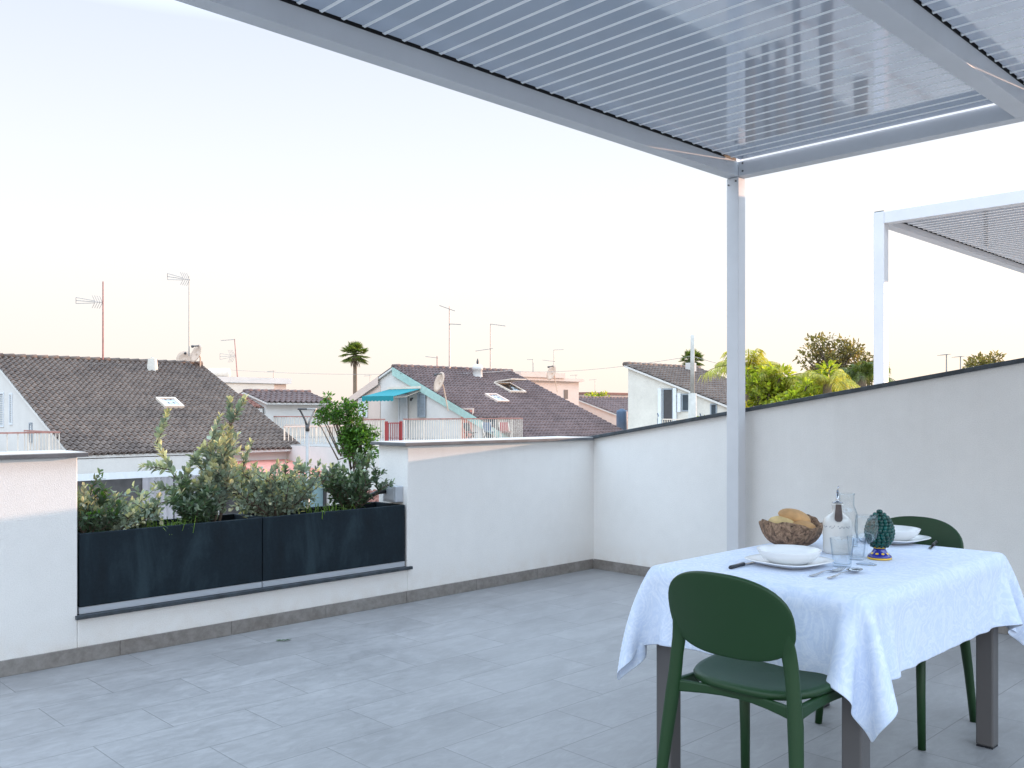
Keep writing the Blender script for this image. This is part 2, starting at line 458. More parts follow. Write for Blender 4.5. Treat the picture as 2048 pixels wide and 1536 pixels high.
# ------------------------------------------------------------------ ground and terrace
mb = MB(); mb.quad((-3000, -600, GROUND), (3000, -600, GROUND), (3000, 5000, GROUND), (-3000, 5000, GROUND))
tag(mb.build('ground', M['pavement']), kind='structure')
mb = MB(); mb.quad((-160, 6, 0), (160, 6, 0), (160, 13, 0), (-160, 13, 0))
o = tag(mb.build('road', M['asphalt']), kind='structure'); o.location = CORNER + Vector((0, 0, GROUND + .004)); o.rotation_euler.z = THETA
for y0, y1 in ((4.4, 6), (13, 14.6)):
    mb = MB().box(-160, 160, y0, y1, 0, .13)
    o = tag(mb.build('pavement', M['pavement'], bevel=.02), kind='structure'); o.location = CORNER + Vector((0, 0, GROUND)); o.rotation_euler.z = THETA

def gridroot(name, label, cat): return thing(name, label, cat, CORNER, THETA)

mb = MB().box(-9, .0, -9.5, .0, -.30, 0)
o = tag(mb.build('terrace_floor', M['floor']), kind='structure'); o.location = CORNER; o.rotation_euler.z = THETA

# street parapet with the planter opening: local x runs along the wall, 0 at the corner
TH = .33; WT = 1.066; U0, U1 = -4.094, -1.944; SILL = .225
wa = gridroot('parapet_wall', 'white stucco street parapet with an opening for two dark planters', 'wall')
mb = MB()
mb.box(-9, U0, 0, TH, GROUND, WT); mb.box(U1, TH, 0, TH, GROUND, WT); mb.box(U0, U1, 0, TH, GROUND, SILL)
mb.build('wall_body', M['stucco'], wa, bevel=.006)
for x0, x1 in ((-9, U0 + .045), (U1 - .045, -.034)):
    mb = MB(); mb.box(x0, x1, -.034, TH + .035, WT, WT + .020)
    cp = mb.build('coping', M['slate'], wa, bevel=.002)
    MB().box(x0 + .004, x1 - .004, -.030, TH + .031, WT + .0205, WT + .0235).build('coping_top', M['slate_top'], cp)
mb = MB().box(U0 - .012, U1 + .03, -.022, TH + .02, SILL, SILL + .02); mb.build('sill', M['slate_side'], wa, bevel=.002)
mb = MB()
x = -9.0
while x < -.02:
    x2 = min(x + .64, -.012)
    mb.box(x, x2 - .002, -.012, -.0005, 0.0005, .08); x = x2
mb.build('skirting', M['skirting'], wa, bevel=.0015)

# side parapet whose top climbs away from the corner: local y is negative towards the viewer
SL = .157
wb = gridroot('parapet_wall', 'white stucco side parapet with a coping that climbs to the right', 'wall')
mb = MB()
T1 = 9.0
mb.prism([(0.0, GROUND), (0.0, 1.072), (-T1, 1.072 + SL * T1), (-T1, GROUND)], 'x', .0, .25)
mb.build('wall_body', M['stucco'], wb)
mb = MB()
mb.prism([(.36, 1.072 - .36 * SL), (-T1, 1.072 + SL * T1), (-T1, 1.072 + SL * T1 + .026), (.36, 1.072 - .36 * SL + .026)], 'x', -.033, .285)
mb.build('coping', M['slate_side'], wb, bevel=.003)
mb = MB(); y = -.013
while y > -T1:
    y2 = y - .64; mb.box(-.012, -.0005, y2 + .002, y, .0005, .08); y = y2
mb.build('skirting', M['skirting'], wb, bevel=.0015)

# fallen leaf sprig on the tiles
sp = onz(566, 1281, .004)
mb = MB()
for k, (dx, dy, a) in enumerate(((0, 0, .3), (.035, .012, .9), (-.03, .0, -.4))):
    ca, sa = math.cos(a), math.sin(a); l, wd = .04, .011
    pts = [(-l, 0, 0), (0, -wd, .006), (l, 0, .002), (0, wd, .008)]
    mb.add([(dx + p[0]*ca - p[1]*sa, dy + p[0]*sa + p[1]*ca, p[2]) for p in pts], [(0, 1, 2, 3)])
mb.tube([(-.05, -.02, .003), (0, 0, .004), (.06, .03, .004)], .0018, 5)
o = mb.build('fallen_leaf', M['leaf_dark']); o.location = sp; o.scale = (.7, .7, .7); tag(o, 'small sprig of dry green leaves lying on the floor tiles', 'leaf')

# ------------------------------------------------------------------ planters
PT, PB = .665, .283
def planter(x0, x1, label):
    t = thing('planter_box', label, 'planter', CORNER + AX * x0 + BX * .008 + Vector((0, 0, SILL + .02)), THETA)
    L, W, H0, H1 = x1 - x0, .33, PB - SILL - .02, PT - SILL - .02
    mb = MB(); tk = .022
    mb.box(0, L, 0, tk, H0, H1); mb.box(0, L, W - tk, W, H0, H1); mb.box(0, tk, tk, W - tk, H0, H1); mb.box(L - tk, L, tk, W - tk, H0, H1)
    mb.box(tk, L - tk, tk, W - tk, H0, H0 + .02)
    mb.build('tub', M['planter'], t, bevel=.004)
    MB().box(.0, L, .004, W - .004, 0.001, H0 - .001).build('base_strip', M['plastic_box'], t, bevel=.002)
    mb = MB(); n = 16; vs = []; fs = []
    for i in range(n + 1):
        for j in range(5):
            vs.append((tk + (L - 2*tk) * i / n, tk + (W - 2*tk) * j / 4, H1 - .05 + random.uniform(-.014, .014)))
    for i in range(n):
        for j in range(4): fs.append((i*5+j, (i+1)*5+j, (i+1)*5+j+1, i*5+j+1))
    mb.add(vs, fs); mb.build('soil', M['soil'], t, smooth=True)
    return t
planter(U0 + .012, -3.034, 'long anthracite planter box at the left of the parapet opening')
planter(-3.028, U1 - .014, 'long anthracite planter box at the right, next to the grey cable box')

# leaves: pointed ovals folded on the midrib
def leaf(mb, p, d, up, l, wd, fold=.25):
    d = d.normalized(); s = d.cross(up)
    if s.length < 1e-3: s = d.cross(Vector((1, 0, 0)))
    s.normalize(); nrm = s.cross(d)
    q = [p, p + d*l*.35 + s*wd*.46 + nrm*wd*fold, p + d*l*.75 + s*wd*.36 + nrm*wd*fold*.7, p + d*l, p + d*l*.75 - s*wd*.36 + nrm*wd*fold*.7, p + d*l*.35 - s*wd*.46 + nrm*wd*fold, p + d*l*.5]
    mb.add(q, [(0, 6, 1), (1, 6, 2), (2, 6, 3), (3, 6, 4), (4, 6, 5), (5, 6, 0)])

def rv(): 
    while True:
        v = Vector((random.uniform(-1, 1), random.uniform(-1, 1), random.uniform(-1, 1)))
        if .05 < v.length < 1: return v.normalized()

def twig(mb_w, lf, tips, p, d, length, r, n_leaf, size, tipfrac=.2, curl=.25, rise=.2):
    pts = [p.copy()]; cur = p.copy(); dd = d.normalized(); seg = 7
    for i in range(seg):
        dd = (dd + rv() * curl * .45 + Vector((0, 0, rise * .12))).normalized()
        cur = cur + dd * length / seg; pts.append(cur.copy())
    mb_w.tube(pts, [r * (1 - .75 * i / seg) for i in range(seg + 1)], 5, cap=False)
    ang = random.random() * 6
    for k in range(n_leaf):
        f = .12 + .88 * (k + random.random() * .6) / n_leaf
        f = min(f, .999); i = int(f * seg); fr = f * seg - i
        q = pts[i].lerp(pts[i + 1], fr); t = (pts[i + 1] - pts[i]).normalized()
        ang += 2.4 + random.uniform(-.3, .3)
        s = t.cross(Vector((.3, .1, 1))).normalized(); u = s.cross(t)
        out = s * math.cos(ang) + u * math.sin(ang)
        ld = (t * (.45 + .5 * f) + out * .9 + Vector((0, 0, .15))).normalized()
        sz = size * random.uniform(.7, 1.15) * (1 - .25 * f)
        tgt = tips if f > 1 - tipfrac and random.random() < .8 else lf
        lf.mi = 1 if tgt is tips else 0
        leaf(lf, q, ld, (Vector((0, 0, 1)) + rv() * .5), sz, sz * .58, random.uniform(.05, .35))
    return pts

def shrub(label, base, stems, leafm, tipm, size=.055):
    t = thing('planter_shrub', label, 'shrub', base)
    w_, l_, tp = MB(), MB(), MB()
    uu = (Vector(base) - CORNER).dot(AX)
    for (d, length, nl, nsub, r) in stems:
        pts = twig(w_, l_, tp, Vector((random.uniform(-.03, .03), random.uniform(-.03, .03), 0)), Vector(d), length, r, nl, size)
        for k in range(nsub):
            i = random.randint(2, 7); q = pts[min(i, 7)]
            sd = (Vector(d).normalized() * .7 + rv() * .9 + Vector((0, 0, .25))).normalized()
            twig(w_, l_, tp, q, sd, length * random.uniform(.22, .45), r * .5, max(8, int(nl * .45)), size * .92)
    for m_ in (w_, l_):
        for i, v in enumerate(m_.v):          # keep the plant over its box, inside the opening
            v = Vector(v); y_ = v.dot(BX); x_ = v.dot(AX); y2 = y_ * .6 if y_ > 0 else max(y_ * .5, -.15 + .02 * math.sin(i))
            xa = x_ + uu
            if v.z < .52: xa = min(max(xa, U0 + .02), U1 - .03)
            v = AX * (xa - uu) + BX * y2 + Vector((0, 0, v.z)); m_.v[i] = tuple(v)
    w_.build('stem', M['bark'], t, smooth=True)
    l_.build('foliage', [leafm, tipm], t, fix=False)
    return t
def plantbase(px, off=.165):
    # point in the planter row (local y = off) seen in image column px
    k = (px - CX) / F; o_ = CORNER + BX * off
    u = (o_.x - k * o_.y) / (AX.x - k * AX.y)
    p = o_ - AX * u; p.z = PT - .05
    return p
S = lambda n, spread, lo, hi, nl, nsub, r=.006, up=1.0, lean=(0, 0): [((math.cos(a) * spread * random.uniform(.3, 1) + lean[0], math.sin(a) * spread * random.uniform(.3, 1) + lean[1], up), random.uniform(lo, hi), nl, nsub, r) for a in [2 * PI * (i + random.random() * .6) / n for i in range(n)]]
shrub('low spreading grey green shrub at the left end of the left planter', plantbase(226), S(28, 2.4, .18, .34, 24, 5), M['leaf_grey'], M['leaf_tip'], .054)
shrub('bushy dark yellow green shrub beside the left pillar', plantbase(172, .10), S(10, 1.0, .18, .32, 20, 4), M['leaf_dark'], M['leaf_lemon'], .052)
shrub('tall leaning silver shrub with pale sunlit shoots reaching above the others', plantbase(425),
      [((.20, .05, 1), .60, 80, 7, .011), ((-.60, .1, .82), .62, 70, 6, .010), ((.24, .0, 1), .50, 50, 5, .009),
       ((.12, .0, 1), .54, 56, 6, .009), ((-.3, -.1, .95), .26, 34, 4, .007), ((.3, -.1, .9), .34, 36, 5, .007), ((.4, .1, 1), .42, 44, 6, .008), ((-.25, .05, 1), .42, 44, 6, .008), ((.05, -.1, 1), .36, 40, 6, .008)], M['leaf_grey'], M['leaf_tip'], .066)
shrub('low dark green shrub under the tall silver one', plantbase(392, .12), S(16, 1.4, .14, .27, 26, 5), M['leaf_dark'], M['leaf_grey'], .056)
shrub('dense round grey green shrub in the left half of the right planter', plantbase(552), S(28, 1.5, .24, .40, 28, 6, .008), M['leaf_grey'], M['leaf_tip'], .056)
shrub('upright fresh green shrub at the right end, by the black hose', plantbase(700), S(22, 1.3, .24, .38, 26, 6, .008), M['leaf_dark'], M['leaf_grey'], .056)
for px, lbl in ((330, 'tuft of thin bright grass in the middle of the left planter'), (655, 'tuft of trailing grass in the right planter')):
    mb = MB(); b = plantbase(px, .08)
    for k in range(90):
        p = Vector((random.gauss(0, .08), random.gauss(0, .03), 0)); p = AX * p.x + BX * p.y
        d = (rv() * .7 + Vector((0, 0, .8))).normalized(); l = random.uniform(.06, .16)
        tip = p + d * l + Vector((0, 0, -l * .25)) + AX * random.uniform(-.05, .05); mid = p + d * l * .55 + Vector((0, 0, .02)); s_ = d.cross(Vector((0, 0, 1))).normalized() * .0022
        mb.add([p - s_, p + s_, mid + s_, mid - s_, tip], [(0, 1, 2, 3), (3, 2, 4)])
    o = mb.build('grass_tuft', M['grass'], fix=False); o.location = b; tag(o, lbl, 'grass')

# junction box and irrigation hose on the pillar reveal
jb = thing('junction_box', 'small grey cable box on the pillar beside the right planter', 'cable box', CORNER + AX * (U1 - .03) + BX * .12 + Vector((0, 0, .735)), THETA)
MB().box(-.035, .03, -.075, .075, -.055, .055).build('box_body', M['plastic_box'], jb, bevel=.006)
MB().box(-.04, -.0355, -.055, .055, -.04, .04).build('lid', M['plastic_box'], jb, bevel=.003)
hs = CORNER + AX * (U1 - .07) + BX * .16 + Vector((0, 0, .752))
hp = [hs, hs - AX * .05 + Vector((0, 0, -.002)), hs - AX * .14 + BX * .02 + Vector((0, 0, -.03)), hs - AX * .24 + BX * .02 + Vector((0, 0, -.07)), hs - AX * .36 + Vector((0, 0, -.13))]
mb = MB().tube([p - hs for p in hp], [.017, .017, .012, .011, .011], 10)
o = mb.build('hose', M['hose'], smooth=True); o.location = hs; tag(o, 'short black hose running from the grey cable box into the planter', 'hose')

# ------------------------------------------------------------------ pergolas
ZB, ZT = 2.953, 3.056; PS = .095
def bolts(mb, pts, axis):
    for p in pts:
        d = Vector((.004, 0, 0)) if axis == 'x' else Vector((0, .004, 0))
        mb.tube([Vector(p) - d, Vector(p) + d], .007, 8)

def louvres(parent, x0, x1, y0, y1, z):
    """blades run along y between x0 and x1 (x = building axis)"""
    pitch = .113; n = int((x1 - x0) / pitch)
    blade, lip = MB(), MB()
    m = MB()
    for i in range(n):
        a = x0 + (x1 - x0) * i / n; b = a + (x1 - x0) / n
        m.mi = 0; m.box(a + .0235, b + .004, y0 + .012, y1 - .012, z, z + .022)
        m.mi = 1; m.prism([(a + .005, z - .0005), (a + .0195, z - .0035), (a + .0215, z - .003), (a + .0215, z + .024), (a + .005, z + .024)], 'y', y0 + .002, y1 - .002)
    return m.build('louvre_roof', [M['louvre'], M['alu_trim']], parent, bevel=0)

NP = Vector((1.590, 6.45, 0))       # inner edge of our corner post
pg = thing('pergola', 'large white aluminium louvred pergola over the dining table', 'pergola', NP, THETA)
# local frame: post occupies x 0..PS, y 0..PS; roof runs to negative x and negative y
XL, YL, YC0, YC1 = -5.6, -3.75, -1.893, -1.785
post_mb = MB().box(0.0005, PS, 0.0005, PS, 0, ZB - .003)
po = post_mb.build('post', M['alu'], pg, bevel=.004)
mb = MB().box(-.02, PS + .02, -.02, PS + .02, .0005, .012); mb.build('base_plate', M['alu'], po, bevel=.002)
for b_ in ((0, .02, ZB - .03), (0, .078, ZB - .05)):
    mb = MB(); bolts(mb, [b_], 'x'); mb.build('bolt', M['bolt'], po)
b1 = MB().box(XL, PS, 0, PS, ZB, ZT).build('beam', M['alu'], pg, bevel=.003)
b2 = MB().box(0, PS, YL, -.0005, ZB, ZT).build('beam', M['alu'], pg, bevel=.003)
b3 = MB().box(XL, -.0005, YC0, YC1, ZB, ZT).build('beam', M['alu'], pg, bevel=.003)
for b_ in ((0, -.035, ZB + .03), (0, -.035, ZB + .085)):
    mb = MB(); bolts(mb, [b_], 'x'); mb.build('bolt', M['bolt'], b2)
for y_ in (-.0345, YC1 + .001, YC0 - .0345, YL + .001):
    MB().box(XL, -.0225, y_, y_ + .0335, ZT + .0285, ZT + .034).build('gap_shade', M['dark_gap'], pg)  # dark strips added to look like shaded gaps beside the beams
louvres(pg, XL, -.022, YC1 + .003, -.016, ZT + .004)
louvres(pg, XL, -.022, YL, YC0 - .003, ZT + .004)
MB().box(XL, PS, YL - PS, YL - .0005, ZB, ZT).build('beam', M['alu'], pg, bevel=.003)
MB().box(XL, -.0225, .001, .0195, ZT + .0005, ZT + .036).build('gap_shade', M['dark_gap'], pg)
MB().box(XL, -.0225, YC0 + .001, YC1 - .001, ZT + .0005, ZT + .036).build('gap_shade', M['dark_gap'], pg)
MB().box(XL, PS, .02, PS, ZT + .001, ZT + .10).build('fascia', M['alu'], pg)

NP2 = at(1768, 823, 8.06); NP2.z = 0
pg2 = thing('pergola', 'smaller looking white louvred pergola beyond the side parapet', 'pergola', NP2, THETA)
po = MB().box(.0005, PS, .0005, PS, 0, ZT + .004).build('post', M['alu'], pg2, bevel=.004)
MB().box(.006, PS - .006, .006, PS - .006, ZT + .0045, ZT + .012).build('post_cap', M['slate_side'], po)
MB().box(0, PS, -3.75, -.0005, ZB, ZT).build('beam', M['alu'], pg2, bevel=.003)
MB().box(PS + .0005, 5.7, 0, PS, ZB, ZT).build('beam', M['alu'], pg2, bevel=.003)
MB().box(PS + .03, 5.7, -.0345, -.001, ZT - .020, ZT - .015).build('gap_shade', M['dark_gap'], pg2)
MB().box(PS + .03, 5.7, -.006, -.0005, ZT - .046, ZT - .021).build('gap_shade', M['dark_gap'], pg2)
louvres(pg2, PS + .02, 5.7, -3.75, -.016, ZT - .045)

st = thing('shade_block', 'unseen white block added beyond the second pergola to shade the corner post', 'building', grid(5.9, -6.3), THETA)  # unseen block, added to keep the low sun off the corner post
MB().box(0, 2.0, 0, 3.58, GROUND, 3.02).build('wall', M['stucco'], st)
MB().box(-.08, 2.05, -.12, 3.6, 3.0205, 3.10).build('roof_slab', M['slate'], st)

# ------------------------------------------------------------------ table
TT = .745
TC = Vector((1.203, 3.421, 0)); HXT, HYT = .625, .405     # half sizes along AX and BX
tb = thing('dining_table', 'rectangular outdoor table on square taupe metal legs', 'table', TC, THETA)
MB().box(-HXT + .012, HXT - .012, -HYT + .012, HYT - .012, TT - .03, TT - .002).build('tabletop', M['table_metal'], tb, bevel=.01)
MB().box(-HXT + .05, HXT - .05, -HYT + .05, HYT - .05, TT - .085, TT - .0305).build('frame', M['table_metal'], tb)
for sx in (-1, 1):
    for sy in (-1, 1):
        cx, cy = sx * (HXT - .06), sy * (HYT - .06)
        l = MB().box(cx - .032, cx + .032, cy - .032, cy + .032, .006, TT - .031).build('leg', M['table_metal'], tb, bevel=.006)
        MB().box(cx - .030, cx + .030, cy - .030, cy + .030, 0, .006).build('foot', M['black_handle'], l)

# tablecloth: a sheet laid over the top and let fall (position based dynamics)
def make_cloth():
    ov = .245; h = .0215
    lx, ly = HXT + ov, HYT + ov
    nx, ny = int(2 * lx / h) + 1, int(2 * ly / h) + 1
    gx = np.linspace(-lx, lx, nx); gy = np.linspace(-ly, ly, ny)
    X = np.zeros((nx, ny, 3)); X[..., 0] = gx[:, None]; X[..., 1] = gy[None, :]
    rng = np.random.RandomState(5)
    top = TT + .006
    X[..., 2] = top
    rest = X.copy()
    ex, ey = HXT - .004, HYT - .004
    inside = (np.abs(X[..., 0]) < ex) & (np.abs(X[..., 1]) < ey)
    # low frequency disturbance so that the folds come out uneven
    ph = rng.rand(6) * 6.28
    wob = .004 * (np.sin(X[..., 0] * 13 + ph[0]) + np.sin(X[..., 1] * 17 + ph[1]) + np.sin((X[..., 0] + X[..., 1]) * 9 + ph[2]))
    X[..., 2] += np.where(inside, 0, wob)
    V = np.zeros_like(X); wgt = np.where(inside, 0.0, 1.0)
    hx, hy = 2 * lx / (nx - 1), 2 * ly / (ny - 1)
    hd = math.hypot(hx, hy)
    cons = []
    def addc(sa, sb, L, k): cons.append((sa, sb, L, k))
    s_ = slice
    for o_ in (0, 1):
        addc((s_(o_, nx-1, 2), s_(None)), (s_(o_+1, nx, 2), s_(None)), hx, 1.0)
        addc((s_(None), s_(o_, ny-1, 2)), (s_(None), s_(o_+1, ny, 2)), hy, 1.0)
        addc((s_(o_, nx-1, 2), s_(0, ny-1)), (s_(o_+1, nx, 2), s_(1, ny)), hd, .35)
        addc((s_(o_, nx-1, 2), s_(1, ny)), (s_(o_+1, nx, 2), s_(0, ny-1)), hd, .35)
    for o_ in range(4):
        addc((s_(o_, nx-3, 4), s_(None)), (s_(o_+3, nx, 4), s_(None)), 3*hx, .12)
        addc((s_(None), s_(o_, ny-3, 4)), (s_(None), s_(o_+3, ny, 4)), 3*hy, .12)
    def fix_len(a, b):
        n = min(a.shape[0], b.shape[0]); m = min(a.shape[1], b.shape[1]); return n, m
    dt = 1 / 60.
    r = .012
    for step in range(190):
        V[..., 2] -= 9.8 * dt
        V *= .965
        P = X + V * dt * wgt[..., None]
        for it in range(14):
            for sa, sb, L, k in cons:
                a, b = P[sa], P[sb]; n, m = fix_len(a, b); a = a[:n, :m]; b = b[:n, :m]
                wa_, wb_ = wgt[sa][:n, :m], wgt[sb][:n, :m]
                d = b - a; ln = np.sqrt((d * d).sum(-1)) + 1e-9
                ws = wa_ + wb_; ws = np.where(ws == 0, 1, ws)
                c = (k * (ln - L) / ln / ws)[..., None] * d
                a += c * wa_[..., None]; b -= c * wb_[..., None]
            # keep out of the rounded table slab
            qx = np.clip(P[..., 0], -HXT + r, HXT - r); qy = np.clip(P[..., 1], -HYT + r, HYT - r); qz = np.minimum(P[..., 2], top - r)
            dx, dy, dz = P[..., 0] - qx, P[..., 1] - qy, P[..., 2] - qz
            dd = np.sqrt(dx*dx + dy*dy + dz*dz)
            outside = (np.abs(P[..., 0]) > HXT - r) | (np.abs(P[..., 1]) > HYT - r) | (P[..., 2] > top - r)
            hit = (dd < r) & outside & (dd > 1e-6) & (wgt > 0)
            s2 = np.where(hit, r / np.maximum(dd, 1e-6), 1)
            P[..., 0] = np.where(hit, qx + dx * s2, P[..., 0]); P[..., 1] = np.where(hit, qy + dy * s2, P[..., 1]); P[..., 2] = np.where(hit, qz + dz * s2, P[..., 2])
            deep = (~outside) & (wgt > 0)
            if deep.any():
                px_ = HXT - np.abs(P[..., 0]); py_ = HYT - np.abs(P[..., 1])
                gx_ = deep & (px_ <= py_); gy_ = deep & (px_ > py_)
                P[..., 0] = np.where(gx_, np.sign(P[..., 0]) * HXT, P[..., 0]); P[..., 1] = np.where(gy_, np.sign(P[..., 1]) * HYT, P[..., 1])
        V = (P - X) / dt; X = P
    me = bpy.data.meshes.new('tablecloth')
    idx = lambda i, j: i * ny + j
    fs = [(idx(i, j), idx(i+1, j), idx(i+1, j+1), idx(i, j+1)) for i in range(nx-1) for j in range(ny-1)]
    me.from_pydata([tuple(map(float, p)) for p in X.reshape(-1, 3)], [], fs)
    uv = me.uv_layers.new(name='UVMap')
    rs = rest.reshape(-1, 3)
    li = np.zeros(len(me.loops), dtype=np.int32); me.loops.foreach_get('vertex_index', li)
    uv.data.foreach_set('uv', rs[li][:, :2].astype(np.float32).ravel())
    me.materials.append(M['cloth']); me.polygons.foreach_set('use_smooth', [True] * len(me.polygons)); me.update()
    o = bpy.data.objects.new('tablecloth', me); col.objects.link(o)
    o.location = TC; o.rotation_euler.z = THETA
    md = o.modifiers.new('thickness', 'SOLIDIFY'); md.thickness = .0016; md.offset = 1
    md = o.modifiers.new('subdivision', 'SUBSURF'); md.levels = 1; md.render_levels = 1
    return tag(o, 'white damask tablecloth with hanging corners over the outdoor table', 'tablecloth')
make_cloth()
ZC = TT + .008            # top of the cloth

# ------------------------------------------------------------------ chairs
def make_chair(label, loc, rz):
    """local: x sideways, y forward, origin on the floor between the rear feet"""
    t = thing('dining_chair', label, 'chair', loc, rz, 'green plastic chairs at the table')
    gm = M['green_plastic']
    # backrest shell, polar grid with a superellipse outline
    mb = MB(); nr, ns = 9, 64; vs = [(0, 0, 0)]
    def yy(x, z): return .052 - .26 * (z - .60) - .030 + .9 * x * x
    vs = [(0, yy(0, .708), .708)]
    for i in range(1, nr + 1):
        q = i / nr
        for k in range(ns):
            a = 2 * PI * k / ns; ca, sa = math.cos(a), math.sin(a)
            n_ = 2.4 if sa > 0 else 2.9
            ax_ = .209; bz = .130 if sa > 0 else .122
            rr = 1 / ((abs(ca) / ax_) ** n_ + (abs(sa) / bz) ** n_) ** (1 / n_)
            x, z = rr * ca * q, .708 + rr * sa * q
            vs.append((x, yy(x, z), z))
    fs = [(0, 1 + k, 1 + (k + 1) % ns) for k in range(ns)]
    for i in range(nr - 1):
        for k in range(ns):
            b0 = 1 + i * ns; b1_ = b0 + ns
            fs.append((b0 + k, b1_ + k, b1_ + (k + 1) % ns, b0 + (k + 1) % ns))
    mb.add(vs, fs); o = mb.build('backrest', gm, t, smooth=True)
    md = o.modifiers.new('thickness', 'SOLIDIFY'); md.thickness = .016; md.offset = 0
    md = o.modifiers.new('bevel', 'BEVEL'); md.width = .006; md.segments = 3
    for s in (-1, 1):
        # rear legs grow up into the sides of the backrest
        ctl = [(.236, -.012, 0, .015, 1), (.230, .0, .11, .0165, 1), (.223, .013, .22, .018, 1), (.215, .028, .33, .020, 1.02), (.206, .040, .43, .0215, 1.05), (.199, .045, .50, .0195, 1.08), (.193, .046, .56, .017, 1.25), (.187, .0465, .60, .0135, 1.7), (.182, .0425, .635, .0110, 2.2), (.181, .0345, .67, .0085, 2.4), (.182, .0265, .70, .0062, 2.6), (.184, .0195, .73, .003, 3.0)]
        o = MB().tube([(s*c[0], c[1], c[2]) for c in ctl], [c[3] for c in ctl], 18, sx=[c[4] for c in ctl]).build('leg', gm, t, smooth=True)
        pts = [(s*.212, .470, 0), (s*.200, .448, .22), (s*.186, .418, .47)]
        MB().tube(pts, [.0145, .0165, .020], 16).build('leg', gm, t, smooth=True)
    # seat pan
    mb = MB(); prof = [(0, .449), (.35, .451), (.7, .456), (.9, .462), (.97, .461), (1.0, .452), (.985, .440), (.9, .432), (.5, .430), (0, .430)]
    vs, fs = [], []
    ns = 48
    for q, z in prof:
        q = max(q, .002)
        for k in range(ns):
            a = 2*PI*k/ns; ca, sa = math.cos(a), math.sin(a); n_ = 3.0
            hw = .215 + .012 * sa; hd = .213
            rr = 1 / ((abs(ca)/hw)**n_ + (abs(sa)/hd)**n_)**(1/n_)
            x, y = rr*ca*q, .262 + rr*sa*q
            zz = z + .046 + .008 * ((y-.262)/.2) - (.018 * max(0, (y - .40) / .07) ** 2 if y > .40 else 0)
            vs.append((x, y, zz))
    for i in range(len(prof)-1):
        for k in range(ns): fs.append((i*ns+k, i*ns+(k+1)%ns, (i+1)*ns+(k+1)%ns, (i+1)*ns+k))
    mb.add(vs, fs); mb.build('seat', gm, t, smooth=True)
    # apron under the seat
    mb = MB()
    def band(p, q, h0, h1, th, bow=0):
        p, q = Vector(p), Vector(q); d = (q - p); nrm = Vector((-d.y, d.x, 0)).normalized()
        n = 8; vs, fs = [], []
        for i in range(n + 1):
            f = i / n; c = p.lerp(q, f) + nrm * bow * math.sin(PI * f)
            e0 = h0 + .012 * (math.sin(PI * f))
            for (o_, zz) in ((-th/2, e0), (th/2, e0), (th/2, h1), (-th/2, h1)): vs.append(c + nrm * o_ + Vector((0, 0, zz)))
        for i in range(n):
            for k in range(4): fs.append((i*4+k, i*4+(k+1)%4, (i+1)*4+(k+1)%4, (i+1)*4+k))
        fs += [(3, 2, 1, 0), (n*4, n*4+1, n*4+2, n*4+3)]
        mb.add(vs, fs)
    band((-.200, .044, 0), (.200, .044, 0), .440, .478, .016, .035)
    band((.200, .044, 0), (.188, .418, 0), .435, .478, .018, .0)
    band((-.188, .418, 0), (-.200, .044, 0), .435, .478, .018, .0)
    band((.186, .420, 0), (-.186, .420, 0), .442, .474, .016, .0)
    mb.build('seat_frame', gm, t, bevel=.005)
    return t
# rear chair: front feet mid (1.427,3.68), faces back along -AX
FA = TC + AX * -HXT    # middle of the near short edge
q = FA + AX * -.335 + BX * -.132
make_chair('dark green plastic chair at the near end of the table, rounded back to the viewer', q, THETA - PI / 2)
q = Vector((1.427, 3.68, 0)) + AX * .470
make_chair('dark green plastic chair mostly hidden behind the far end of the table', q, THETA + PI / 2)

# ------------------------------------------------------------------ table setting
def put(px, py): 
    p = onz(px, py, ZC); return p

def plate_pair(px, py, names):
    p = put(px, py)
    t = thing('dinner_plate', names[0], 'plate', p, R(38))
    prof = [(.0, .0), (.075, .0), (.082, .005), (.118, .016), (.134, .021), (.1355, .0235), (.133, .0245), (.112, .0205), (.08, .010), (.0, .009)]
    MB().lathe(prof[1:-1], 72, sq=3.2).build('plate_body', M['ceramic'], t, smooth=True)
    p2 = p + Vector((0, 0, .0215))
    t = thing('soup_plate', names[1], 'plate', p2, 0)
    prof = [(.062, -.010), (.066, -.009), (.088, .004), (.104, .021), (.110, .034), (.1115, .037), (.1095, .0378), (.100, .022), (.084, .006), (.06, -.003), (.01, -.0035)]
    MB().lathe(prof, 64).build('plate_body', M['ceramic'], t, smooth=True)
plate_pair(1578, 1131, ('rounded square white dinner plate under the near soup plate', 'deep white soup plate nearest the green chair back'))
plate_pair(1784, 1084, ('rounded square white dinner plate at the far place setting', 'deep white soup plate behind the green pine cone'))

# bread basket
p = put(1583, 1091)
t = thing('bread_basket', 'rough brown bark basket holding bread rolls', 'basket', p, .4)
mb = MB(); prof = [(.052, 0), (.068, .004), (.094, .020), (.113, .045), (.123, .075), (.126, .095), (.122, .101), (.115, .096), (.110, .078), (.100, .050), (.082, .026), (.05, .012), (.004, .011)]
mb.lathe(prof, 96)
for i, v in enumerate(mb.v):
    v = Vector(v); n1 = noise.noise(v * 38 + Vector((3, 1, 2))); n2 = noise.noise(v * 95); a = math.atan2(v.y, v.x)
    rim = max(0, v.z - .06) / .04
    k = 1 + .06 * n1 + .06 * n2 + .02 * math.sin(3 * a + .5) * rim
    mb.v[i] = (v.x * k, v.y * k, v.z + (.010 * math.sin(2 * a + 1.1) + .007 * math.sin(5 * a) + .006 * n1) * rim)
o = mb.build('basket_body', M['basket'], t, smooth=True, subd=1)
